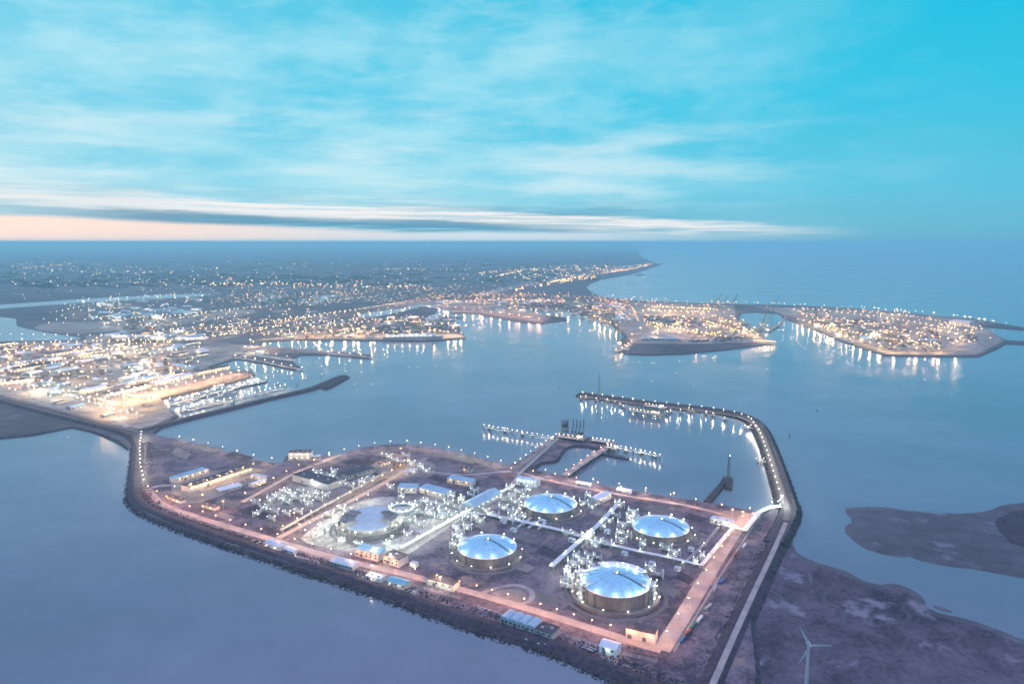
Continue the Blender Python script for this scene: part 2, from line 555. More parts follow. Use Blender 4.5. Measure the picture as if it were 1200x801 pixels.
lamp_white = mat_lamp('lamp_white', (1.0, 0.84, 0.60), 20)
lamp_cool = mat_lamp('lamp_cool', (0.94, 1.0, 0.86), 18)
lamp_orange = mat_lamp('lamp_sodium', (1.0, 0.40, 0.12), 30)
lamp_warm = mat_lamp('lamp_warm', (1.0, 0.58, 0.20), 28)
LIGHTCOL = {'w': (1.0, 0.80, 0.55), 'c': (0.93, 1.0, 0.84), 'o': (1.0, 0.42, 0.20), 'y': (1.0, 0.60, 0.26)}
LIGHTDATA = {}


def glow(key, power, loc, parent, size=0.6):
    """the lamp's own light, a child of its fitting"""
    kk = (key, power, size)
    if kk not in LIGHTDATA:
        ld = bpy.data.lights.new('lamp_light', 'POINT')
        ld.color = LIGHTCOL[key]
        ld.energy = power * LIGHT
        ld.shadow_soft_size = size
        LIGHTDATA[kk] = ld
    o = bpy.data.objects.new('lamp_light', LIGHTDATA[kk])
    o.location = loc
    o.parent = parent
    col.objects.link(o)
    return o


LM = {'w': lamp_white, 'c': lamp_cool, 'o': lamp_orange, 'y': lamp_warm}


def water_material(name, deep, rough):
    m = bpy.data.materials.new(name)
    m.use_nodes = True
    t = NT(m.node_tree)
    b = t.n['Principled BSDF']
    tcn = t.n.new('ShaderNodeTexCoord')
    vec = tcn.outputs['Object']
    g = t.step(t.noise(vec, 0.0022, 7, 0.65), 0.35, 0.65)
    t.l.new(t.mix(g, tuple(x * 0.88 for x in deep), tuple(x * 1.12 for x in deep)), b.inputs['Base Color'])
    b.inputs['IOR'].default_value = 1.33
    b.inputs['Specular IOR Level'].default_value = 0.5
    r = t.m('ADD', t.m('MULTIPLY', g, 0.06), rough)
    t.l.new(r, b.inputs['Roughness'])
    h = t.m('ADD', t.m('MULTIPLY', t.noise(vec, 0.35, 3, 0.6), 0.55), t.m('MULTIPLY', t.noise(vec, 0.09, 3, 0.6), 1.2))
    bn = t.n.new('ShaderNodeBump')
    bn.inputs['Strength'].default_value = 0.26
    bn.inputs['Distance'].default_value = 1.0
    t.l.new(h, bn.inputs['Height'])
    t.l.new(bn.outputs[0], b.inputs['Normal'])
    return m


sea_mat = water_material('sea_water', (0.155, 0.185, 0.225), 0.115)


# ------------------------------------------------------------------ terrain
def smooth_line(pts, n=4, closed=False, jit=0.0):
    """Catmull-Rom through world points with a little natural raggedness"""
    P = [Vector(p) for p in pts]
    out = []
    m = len(P)
    rng = range(m) if closed else range(m - 1)
    for i in rng:
        p0 = P[(i - 1) % m] if closed or i > 0 else P[i]
        p1 = P[i]
        p2 = P[(i + 1) % m]
        p3 = P[(i + 2) % m] if closed or i + 2 < m else p2
        L = (p2 - p1).length
        for k in range(n):
            t = k / n
            q = 0.5 * ((2 * p1) + (p2 - p0) * t + (2 * p0 - 5 * p1 + 4 * p2 - p3) * t * t + (3 * p1 - p0 - 3 * p2 + p3) * t ** 3)
            if jit and k:
                q = q + Vector((random.uniform(-1, 1), random.uniform(-1, 1), 0)) * jit * min(L / n, 40)
            out.append(q)
    if not closed:
        out.append(P[-1])
    return out


def land(name, pix, z, mat, bank=8.0, bankmat=None, n=1, jit=0.0, zb=-1.0):
    pts = [G(x, y, z) for x, y in pix]
    if n > 1:
        pts = smooth_line(pts, n, True, jit)
    area = sum(a.x * b.y - b.x * a.y for a, b in zip(pts, pts[1:] + pts[:1]))
    if area < 0:
        pts.reverse()
    m = len(pts)
    outer = []
    for i in range(m):
        a, b, c = pts[i - 1], pts[i], pts[(i + 1) % m]
        e1 = (b - a); e2 = (c - b)
        n1 = Vector((e1.y, -e1.x, 0)); n2 = Vector((e2.y, -e2.x, 0))
        if n1.length: n1.normalize()
        if n2.length: n2.normalize()
        nn = n1 + n2
        if nn.length < 1e-4: nn = n1
        nn.normalize()
        outer.append(b + nn * bank)
    mb = MB()
    mb.add(pts, [tuple(range(m))])
    mb.cur = 1
    vs = list(pts) + [Vector((p.x, p.y, zb)) for p in outer]
    mb.add(vs, [(i, m + i, m + (i + 1) % m, (i + 1) % m) for i in range(m)])
    o = mb.build(name, [mat, bankmat or mat])
    tag(o, kind='structure')
    return o


def sheet(name, pix, z, mat, n=1, jit=0.0):
    pts = [G(x, y, z) for x, y in pix]
    if n > 1:
        pts = smooth_line(pts, n, True, jit)
    area = sum(a.x * b.y - b.x * a.y for a, b in zip(pts, pts[1:] + pts[:1]))
    if area < 0:
        pts.reverse()
    mb = MB()
    mb.add(pts, [tuple(range(len(pts)))])
    return tag(mb.build(name, mat), kind='structure')


def ribbon(name, pix, z, width, mat, n=4, closed=False, prof=None):
    """road or dike swept along a ground path; prof = [(offset, height)...]"""
    pts = smooth_line([G(x, y, z) for x, y in pix], n, closed)
    if prof is None:
        prof = [(-width / 2, 0), (width / 2, 0)]
    m = len(pts)
    vs = []
    for i in range(m):
        a = pts[(i - 1) % m] if closed or i else pts[i]
        c = pts[(i + 1) % m] if closed or i + 1 < m else pts[i]
        t = (c - a); t.z = 0
        t.normalize()
        nn = Vector((t.y, -t.x, 0))
        for off, h in prof:
            vs.append(pts[i] + nn * off + Vector((0, 0, h)))
    k = len(prof)
    fs = []
    for i in range(m if closed else m - 1):
        j = (i + 1) % m
        for e in range(k - 1):
            fs.append((i * k + e, i * k + e + 1, j * k + e + 1, j * k + e))
    mb = MB()
    mb.add(vs, fs)
    return tag(mb.build(name, mat), kind='structure')


FAR = 100000.0
# the sea: one sheet to the horizon
mb = MB()
mb.add([(-FAR, -3000, 0), (FAR, -3000, 0), (FAR, FAR, 0), (-FAR, FAR, 0)], [(0, 1, 2, 3)])
tag(mb.build('sea', sea_mat), kind='structure')

TZ = 4.0      # terminal ground height
PZ = 3.0      # port ground height

MAINLAND = [(-900, 520), (-300, 520), (0, 512), (40, 508), (85, 499), (112, 505), (138, 515), (150, 525), (160, 520), (170, 512), (195, 495), (206, 487),
            (192, 476), (187, 467), (230, 457), (270, 448), (297, 439), (292, 434), (260, 433), (240, 431), (262, 424), (280, 419.5),
            (310, 424), (345, 432), (349, 429), (338, 421), (352, 415), (385, 415), (434, 419), (434, 415.5), (400, 411.5), (340, 408), (302, 404),
            (312, 399.5), (345, 397.5), (440, 398.5), (500, 399), (545, 396), (537, 386), (529, 373), (520, 367), (510, 360.5), (540, 362.5),
            (570, 369.5), (608, 376.5), (635, 378.5), (664, 375), (655, 371.5), (640, 368), (612, 366), (602, 362.5), (630, 360.5), (660, 362.5),
            (690, 368.5), (710, 375.5), (724, 384), (733, 393), (726, 404), (733, 414), (760, 415), (800, 414), (850, 409), (905, 402.5),
            (894, 396), (872, 385), (862, 377), (868, 366.5), (884, 365), (914, 367), (920, 373), (945, 382), (975, 394), (1010, 407),
            (1038, 416), (1100, 417), (1145, 417), (1165, 409), (1178, 402), (1200, 403), (1420, 408), (1420, 405), (1200, 399.5), (1178, 398),
            (1150, 382), (1200, 386), (1400, 400), (1400, 397.5), (1200, 383.5), (1140, 373.5), (1060, 366), (1000, 361), (940, 358), (880, 356.5), (800, 354.5),
            (740, 351.5), (702, 347), (690, 340), (686, 335), (700, 328), (740, 321), (766, 313), (776, 309.5), (764, 306.5), (752, 301), (748, 294), (752, 291), (756, 288.2),
            (400, 286.8), (0, 286.8), (-900, 286.8)]
land('mainland_ground', MAINLAND, PZ, farland, 9.0, rock)

TERM = [(163, 505), (157, 520), (156, 545), (154, 572), (157, 590), (178, 604), (222, 621), (260, 634), (282, 641), (349, 663), (389, 675), (462, 700), (542, 728), (641, 758), (727, 795), (800, 826), (850, 850), (880, 846), (885, 780), (880, 720), (900, 670), (920, 632), (932, 604), (926, 596), (912, 597), (897, 597.5),
        (880, 598), (850, 592), (800, 584), (750, 576), (700, 567), (660, 557), (640, 553), (610, 547), (590, 543.5),
        (550, 533), (510, 524), (470, 520), (430, 523), (400, 531), (385, 534), (372, 533), (355, 527), (340, 531), (335, 539), (325, 542), (290, 536),
        (250, 524), (215, 516), (195, 512), (180, 508)]
land('terminal_ground', TERM, TZ, soil, 7.0, rock, 3)

MARSH = [(905, 610), (918, 632), (926, 648), (950, 660), (985, 671), (1008, 683), (1038, 690), (1050, 688), (1068, 697), (1074, 709), (1096, 721), (1130, 729), (1160, 739),
         (1200, 754), (1260, 768), (1400, 800), (1500, 960), (780, 960), (820, 820), (860, 700)]
land('salt_marsh', MARSH, 0.6, marsh, 14.0, mud, 5, 0.18, -0.2)
FLAT = [(1000, 598), (1012, 597), (1040, 597), (1090, 603), (1140, 604), (1170, 600), (1186, 594), (1230, 591), (1330, 590), (1330, 692), (1200, 673), (1150, 664), (1090, 655),
        (1062, 646), (1050, 648), (1025, 642), (1010, 633), (1001, 621), (1008, 611)]
land('mudflat', FLAT, 0.35, mud, 14.0, mud, 5, 0.16, -0.12)
sheet('mudflat_scrub', [(1166, 612), (1180, 602), (1200, 597), (1300, 594), (1300, 650), (1200, 640), (1178, 628)], 0.75, scrub, 3, 0.1)
sheet('tidal_bar', [(1092, 708), (1104, 711), (1116, 716), (1112, 717), (1098, 713)], 0.12, mud, 2)
for q, wd in (([(930, 666), (948, 672), (952, 684), (968, 690), (966, 704), (984, 712), (990, 730)], 5), ([(1066, 700), (1058, 712), (1066, 722), (1056, 734), (1064, 750), (1050, 768)], 4), ([(1020, 742), (1032, 745), (1043, 750)], 7),
              ([(1010, 765), (1026, 772), (1036, 784), (1028, 800)], 4), ([(900, 690), (916, 700), (914, 716), (932, 726)], 4), ([(1130, 740), (1120, 756), (1140, 772)], 4)):
    ribbon('tidal_creek', q, 0.86, wd * 0.8, mud, 6)

# breakwater with its road
BW_MID = [(905, 640), (922, 606), (921, 592), (913, 566), (904, 538), (894, 512), (884, 497), (868, 489), (842, 483.5), (800, 478.5), (760, 474.5), (720, 469), (678, 463.5)]
ribbon('breakwater', BW_MID, 0.0, 0, rock, 5, prof=[(-16, -1), (-10, 5.2), (-6, 6.0), (6, 6.0), (9, 7.4), (11.5, 7.4), (19, -1)])
ribbon('breakwater_road', BW_MID, 6.06, 8.0, asphalt, 5)
# dikes around the terminal and along the mainland
ribbon('sea_dike', [(0, 470), (60, 486), (120, 501), (148, 510), (160, 522), (159, 545), (157, 572), (160, 588), (180, 601), (224, 618), (261, 631), (284, 638), (350, 660), (390, 672), (463, 697), (543, 725),
                    (642, 755), (728, 791), (800, 822), (850, 846)], 3.0, 0, scrub, 4,
       prof=[(-12, 0.8), (-5, 3.4), (-2, 3.8), (1, 3.8), (7, 0.5), (11, -3.5)])
ribbon('sea_dike', [(921, 612), (905, 648), (885, 690), (862, 740), (840, 790), (822, 830)], 3.0, 0, scrub, 4,
       prof=[(-13, -2.4), (-5, 3.6), (4, 3.6), (12, 0.5)])
ribbon('rock_mole', [(168, 506), (215, 493), (270, 479.5), (320, 467), (365, 456.5), (388, 447.5), (402, 441.5)], 0.0, 0, rock, 4,
       prof=[(-20, -1), (-11, 5.0), (-4, 5.5), (5, 5.5), (16, -1)])
land('mole_head', [(378, 449), (392, 442), (402, 439), (408, 440.5), (402, 444), (388, 452), (380, 454)], 4.6, rock, 8.0, rock, 2)

ribbon('dike_road', [(921, 612), (905, 648), (885, 690), (862, 740), (840, 790), (822, 830)], 6.66, 5.5, roadcon, 4)
ribbon('dike_road', [(912, 622), (893, 655), (872, 698), (850, 748), (830, 795)], TZ + 0.5, 4, asphalt, 4)
# dock waters inside the port
for q in ([(-200, 372), (0, 371), (20, 382), (62, 391), (85, 394), (92, 397), (40, 399), (-200, 400)],
          [(-100, 361), (0, 357), (110, 349.5), (230, 344), (252, 346), (120, 353), (0, 361.5), (-100, 366)],
          [(104, 370), (160, 365), (215, 361.5), (238, 364), (180, 369), (122, 373)],
          [(300, 352), (318, 346), (334, 344), (330, 349), (322, 353)], [(348, 355), (360, 349), (392, 345), (396, 347), (376, 353), (364, 357)],
          [(420, 369), (440, 365), (470, 361.5), (490, 360), (470, 365), (432, 372)], [(470, 362), (492, 359), (510, 360.5), (512, 366), (500, 372), (497, 377), (512, 378), (518, 372), (524, 368), (512, 359), (490, 357)]):
    sheet('dock_water', q, PZ + 0.25, sea_mat, 3)
for q in ([(40, 384), (68, 390), (130, 388), (240, 376), (300, 366), (280, 362), (200, 373), (120, 377), (60, 378)],):
    sheet('dock_quay', q, PZ + 0.15, yardmat, 2)

# paved yards of the ports
YARDS = [[(0, 402), (150, 398), (250, 400), (300, 405), (262, 423), (240, 430), (292, 437), (230, 455), (187, 465), (204, 486), (170, 503), (140, 498), (0, 462), (-200, 445), (-200, 402)],
         [(300, 404.5), (390, 411), (430, 416.5), (380, 413), (340, 413), (280, 418)],
         [(310, 398), (350, 391), (440, 391), (540, 391), (543, 395), (500, 398), (430, 397.5), (345, 396.8)],
         [(440, 356), (512, 352), (600, 350), (660, 352), (600, 361), (650, 371), (632, 377), (575, 368), (515, 359)],
         [(660, 354), (742, 354), (860, 358), (864, 377), (890, 394), (898, 400), (800, 403), (740, 402), (732, 391), (714, 373)],
         [(885, 359), (940, 360), (1000, 363), (1060, 368), (1135, 375), (1160, 386), (1176, 399), (1160, 407), (1144, 415), (1040, 414.5), (950, 380), (925, 370)],
         [(100, 393), (200, 391), (240, 397), (180, 401), (100, 399)],
         [(560, 348), (640, 330), (765, 309), (760, 307), (640, 326), (560, 343)]]
for q in YARDS:
    sheet('port_yard', q, PZ + 0.05, yardmat, 1)
sheet('port_yard', [(752, 392), (770, 386), (800, 385), (806, 395), (800, 399), (750, 399)], PZ + 0.12, concrete, 1)

for k in range(46):
    x, y = (random.uniform(110, 530), random.uniform(346, 392))
    dx, dy = random.uniform(8, 26), random.uniform(.8, 2.2)
    sheet('port_yard', [(x, y), (x + dx, y - dy * .6), (x + dx + 3, y + dy), (x + 2, y + dy * 1.4)], PZ + 0.055 + 0.004 * k, random.choice((yardmat, concrete, asphalt, gravel)), 1)
# terminal paving and roads
sheet('tank_yard', [(352, 630), (392, 602), (430, 584), (470, 582), (530, 590), (552, 594), (520, 616), (478, 643), (455, 655), (420, 648), (380, 640)], TZ + 0.05, concrete, 2)
sheet('gravel_yard', [(200, 566), (240, 552), (300, 548), (310, 556), (260, 580), (215, 590)], TZ + 0.05, gravel, 2)
sheet('gravel_yard', [(430, 548), (460, 536), (500, 540), (510, 552), (460, 562)], TZ + 0.05, gravel, 2)
sheet('gravel_yard', [(848, 598), (872, 599), (884, 604), (872, 622), (846, 620)], TZ + 0.05, gravel, 2)
sheet('process_yard', [(305, 590), (340, 566), (382, 576), (420, 560), (440, 552), (450, 560), (400, 588), (350, 600)], TZ + 0.05, gravel, 1)
sheet('process_yard', [(460, 582), (520, 580), (556, 592), (580, 590), (600, 574), (640, 568), (650, 574), (612, 588), (560, 600), (500, 596)], TZ + 0.06, gravel, 1)
ROADS = [([(170, 508), (168, 530), (167, 550), (172, 572)], 9, asphalt), ([(170, 508), (140, 500), (80, 484), (0, 464), (-80, 446)], 9, asphalt),
         ([(172, 572), (190, 590), (232, 606), (300, 626), (350, 641), (400, 655), (470, 671), (540, 690), (600, 707), (650, 722), (700, 738), (750, 754), (775, 761)], 11, roadcon),
         ([(775, 761), (800, 722), (830, 672), (858, 628), (878, 602)], 16, roadcon),
         ([(172, 572), (200, 568), (240, 574)], 8, roadcon), ([(284, 588), (320, 568), (352, 551), (400, 532)], 7, roadcon),
         ([(326, 630), (360, 612), (400, 592), (440, 571), (480, 548), (500, 536)], 9, roadcon),
         ([(480, 548), (540, 556), (600, 552), (640, 562), (720, 578), (800, 591), (846, 602)], 8, roadcon),
         ([(452, 664), (500, 632), (545, 603), (590, 576), (610, 556)], 8, roadcon),
         ([(546, 603), (600, 613), (650, 624), (700, 640), (760, 652), (826, 668)], 7, asphalt),
         ([(640, 672), (680, 640), (700, 618), (728, 580)], 7, asphalt),
         ([(848, 760), (872, 712), (896, 660), (912, 628)], 8, asphalt), ([(792, 760), (820, 715), (850, 666), (880, 620), (896, 600)], 5, asphalt),
         ([(600, 553), (630, 530), (652, 514)], 7, asphalt), ([(662, 556), (688, 538), (712, 523)], 8, roadcon),
         ([(340, 540), (370, 545), (420, 535), (470, 527), (530, 535), (590, 549)], 6, asphalt)]
for i, (p, wd, m_) in enumerate(ROADS):
    ribbon('road', p, TZ + 0.10 + 0.012 * i, wd, m_, 4)
# gravel plots and trenches marked out on the terminal ground
k = 0
for x, y, dx, dy in [(222, 524, 30, 6), (262, 534, 26, 7), (200, 530, 18, 8), (252, 588, 22, 8), (282, 600, 26, 9), (250, 604, 20, 6), (310, 612, 22, 7), (400, 540, 26, 6), (436, 532, 30, 6), (520, 536, 34, 7), (500, 560, 20, 6), (556, 616, 20, 8),
                     (600, 630, 26, 7), (628, 646, 22, 9), (590, 662, 28, 8), (620, 700, 30, 9), (660, 712, 30, 8), (690, 600, 20, 6), (750, 596, 32, 6), (800, 606, 22, 7), (800, 630, 20, 8), (770, 690, 20, 10), (790, 676, 18, 9), (520, 660, 30, 8), (640, 578, 22, 5)]:
    k += 1
    a, b, c, e = (x, y), (x + dx, y + dy), (x + dx * 1.35, y + dy * .2), (x + dx * .4, y - dy * .8)
    sheet('gravel_plot', [a, b, c, e], TZ + 0.012 + 0.002 * k, (gravel, asphalt, scrub)[k % 3], 1)
# teardrop turning loop
ribbon('turning_loop', [(560, 696), (580, 689), (602, 685), (618, 689), (624, 697), (618, 705), (600, 708)], TZ + 0.32, 6, roadcon, 4)
sheet('turning_loop', [(575, 694), (600, 689), (614, 692), (618, 698), (612, 703), (600, 704)], TZ + 0.07, gravel, 2)
# roads of the port
for i, (p, wd, m_) in enumerate([([(0, 440), (80, 428), (160, 416), (220, 407), (300, 396), (330, 388), (345, 378)], 14, asphalt), ([(0, 424), (120, 410), (200, 402), (300, 390), (420, 372)], 12, asphalt),
                                 ([(150, 500), (120, 470), (150, 440), (190, 420), (230, 405)], 12, roadcon), ([(345, 392), (350, 380), (362, 364)], 14, roadcon), ([(368, 392), (374, 378), (380, 366)], 12, roadcon),
                                 ([(560, 345), (640, 331), (700, 322), (765, 311)], 40, roadcon), ([(735, 362), (750, 375), (751, 382), (735, 388)], 14, roadcon),
                                 ([(880, 358), (1000, 364), (1080, 371), (1150, 383)], 14, asphalt), ([(1000, 374), (1070, 386), (1140, 402)], 16, asphalt),
                                 ([(820, 368), (850, 382), (885, 396)], 22, roadcon)]):
    ribbon('port_road', p, PZ + 0.2 + 0.02 * i, wd, m_, 4)
def strew(name, label, runs, mat):
    mb = MB()
    for pix, off0, off1, z0, z1, n, r0, r1 in runs:
        pts = smooth_line([G(x, y, 0) for x, y in pix], 6)
        for _ in range(n):
            i = random.randrange(len(pts) - 1)
            f = random.random()
            p = pts[i].lerp(pts[i + 1], f)
            t_ = (pts[i + 1] - pts[i]); t_.z = 0; t_.normalize()
            e = random.random()
            p = p + Vector((t_.y, -t_.x, 0)) * (off0 + (off1 - off0) * e)
            z = z0 + (z1 - z0) * e
            r = random.uniform(r0, r1)
            j = [random.uniform(.6, 1.3) for _ in range(6)]
            mb.add([(p.x + r * j[0], p.y, z), (p.x, p.y + r * j[1], z), (p.x - r * j[2], p.y, z), (p.x, p.y - r * j[3], z), (p.x + r * .3, p.y, z + r * j[4]), (p.x, p.y, z - r)],
                   [(0, 1, 4), (1, 2, 4), (2, 3, 4), (3, 0, 4), (1, 0, 5), (2, 1, 5), (3, 2, 5), (0, 3, 5)])
    tag(mb.build(name, mat), label, 'rocks' if 'rock' in label else 'scrub', kind='stuff')


WEST = [(60, 486), (120, 501), (148, 510), (158, 522), (156, 545), (152, 577), (155, 592), (176, 607), (220, 625), (258, 638), (280, 645), (347, 668), (387, 680), (460, 705), (540, 733), (639, 764), (725, 800), (800, 832)]
strew('riprap', 'loose rocks heaped along the banks of breakwater, mole and dike', [
    (BW_MID, -16, -9.5, -.4, 5.0, 2600, .8, 1.9), (BW_MID, 11.5, 19, 7.0, -.4, 1600, .8, 1.9), (WEST, -2, 9, 2.5, -.4, 2600, .7, 1.5),
    ([(168, 506), (215, 493), (270, 479.5), (320, 467), (365, 456.5), (388, 447.5), (402, 441.5)], -19, 15, 0.5, 0.2, 900, 1.2, 2.4)], rock)
strew('dike_bushes', 'low dark scrub growing on the dike slopes', [
    (WEST[3:], -30, -4, 4.4, 4.6, 3600, .5, 1.2), ([(918, 622), (905, 648), (885, 690), (862, 740), (840, 790)], -14, 14, 3.0, 4.3, 700, .5, 1.3)], scrub)

# jetty moles (rock) of the gas terminal
land('jetty_mole', [(596, 545), (612, 538), (636, 521), (652, 511), (668, 509), (696, 513), (716, 521), (708, 526), (690, 522), (672, 521), (660, 526), (655, 534), (650, 539), (634, 541), (626, 547), (622, 551)], 4.2, soil, 5, rock, 2)

# ------------------------------------------------------------------ prototypes
def heading(a, b):
    return math.atan2(b.y - a.y, b.x - a.x)


PARK = Vector((0, 0, 0))


def lamp_proto(key, h, r, mat, pole_r=0.10, arm=1.4):
    t = thing('street_lamp', PARK, 'lamp', 'street lamp')
    p = MB()
    p.cyl((0, 0, 0), pole_r * 1.7, h, 6, pole_r)
    p.box((0, 0, 0), (0.5, 0.5, 0.25))
    p.bar((0, 0, h - 0.05), (arm, 0, h + 0.25), pole_r * 1.4)
    p.build('pole', steel, t)
    q = MB()
    q.octa((arm + 0.2, 0, h + 0.1), r, r * 0.55)
    q.build('lamp_head', mat, t)
    glow(key[-1], P_STREET if h > 6 else P_STREET * 0.2, (arm + 0.2, 0, h - 0.6), t)
    remember(t)
    return t


def mast_proto(h, r, mat, key='y', power=None):
    t = thing('floodlight_mast', PARK, 'mast', 'floodlight mast')
    p = MB()
    p.cyl((0, 0, 0), 0.55, h, 6, 0.25)
    p.box((0, 0, 0), (1.6, 1.6, 0.5))
    p.build('mast_pole', steel, t)
    q = MB()
    q.ring((0, 0, h - 0.2), 0.3, r * 0.9, 0.2, 8)
    q.build('crown_frame', darksteel, t)
    q = MB()
    for k in range(5):
        a = 2 * math.pi * k / 5
        q.octa((r * 0.8 * math.cos(a), r * 0.8 * math.sin(a), h - 0.55), r * 0.42, r * 0.3)
    q.build('floodlight', mat, t)
    glow(key, power or P_MAST, (0, 0, h - 1.6), t, 1.6)
    remember(t)
    return t


P_STREET, P_MAST, P_WALL, P_RIM = 10000, 66000, 800, 1100
LAMP = {}
for k in 'wcoy':
    LAMP[k] = lamp_proto(k, 12.0, 0.7, LM[k])
    LAMP['s' + k] = lamp_proto(k, 4.5, 0.65, LM[k], 0.07, 0.5)
MAST = {k: mast_proto(26.0, 1.9, LM[k], k) for k in 'wcoy'}
MASTS = {k: mast_proto(26.0, 1.8, LM[k], k, 15000) for k in 'wcoy'}
MASTQ = {k: mast_proto(24.0, 2.0, LM[k], k, P_MAST * 2.0) for k in 'yo'}
used = set()


def place(proto, loc, rz=0.0, label=None, group=None, sc=None):
    if id(proto) not in used:
        used.add(id(proto))
        proto.location = loc
        proto.rotation_euler = (0, 0, rz)
        if sc: proto.scale = (sc, sc, sc)
        if label: proto['label'] = label
        if group: proto['group'] = group
        return proto
    return dup(proto, loc, rz, label, group, sc)


def inside(p, poly):
    x, y = p
    c = False
    j = len(poly) - 1
    for i in range(len(poly)):
        if (poly[i][1] > y) != (poly[j][1] > y) and x < (poly[j][0] - poly[i][0]) * (y - poly[i][1]) / (poly[j][1] - poly[i][1]) + poly[i][0]:
            c = not c
        j = i
    return c


def rand_in(poly):
    xs = [p[0] for p in poly]; ys = [p[1] for p in poly]
    for _ in range(400):
        p = (random.uniform(min(xs), max(xs)), random.uniform(min(ys), max(ys)))
        if inside(p, poly):
            return p
    return poly[0]


def along(pix, n, z):
    """n evenly spaced ground points on a pixel polyline, with headings"""
    pts = [G(x, y, z) for x, y in pix]
    L = [0]
    for a, b in zip(pts, pts[1:]):
        L.append(L[-1] + (b - a).length)
    out = []
    for k in range(n):
        s = L[-1] * (k / (n - 1) if n > 1 else 0.5)
        for i in range(len(pts) - 1):
            if s <= L[i + 1] + 1e-6:
                q = pts[i].lerp(pts[i + 1], (s - L[i]) / max(1e-6, L[i + 1] - L[i]))
                out.append((q, heading(pts[i], pts[i + 1])))
                break
    return out


def lamp_row(pix, n, z, key, label, group, off=0.0, sc=None):
    for q, a in along(pix, n, z):
        nrm = Vector((math.sin(a), -math.cos(a), 0))
        place(LAMP[key], q + nrm * off, a + math.pi / 2, label, group, sc)


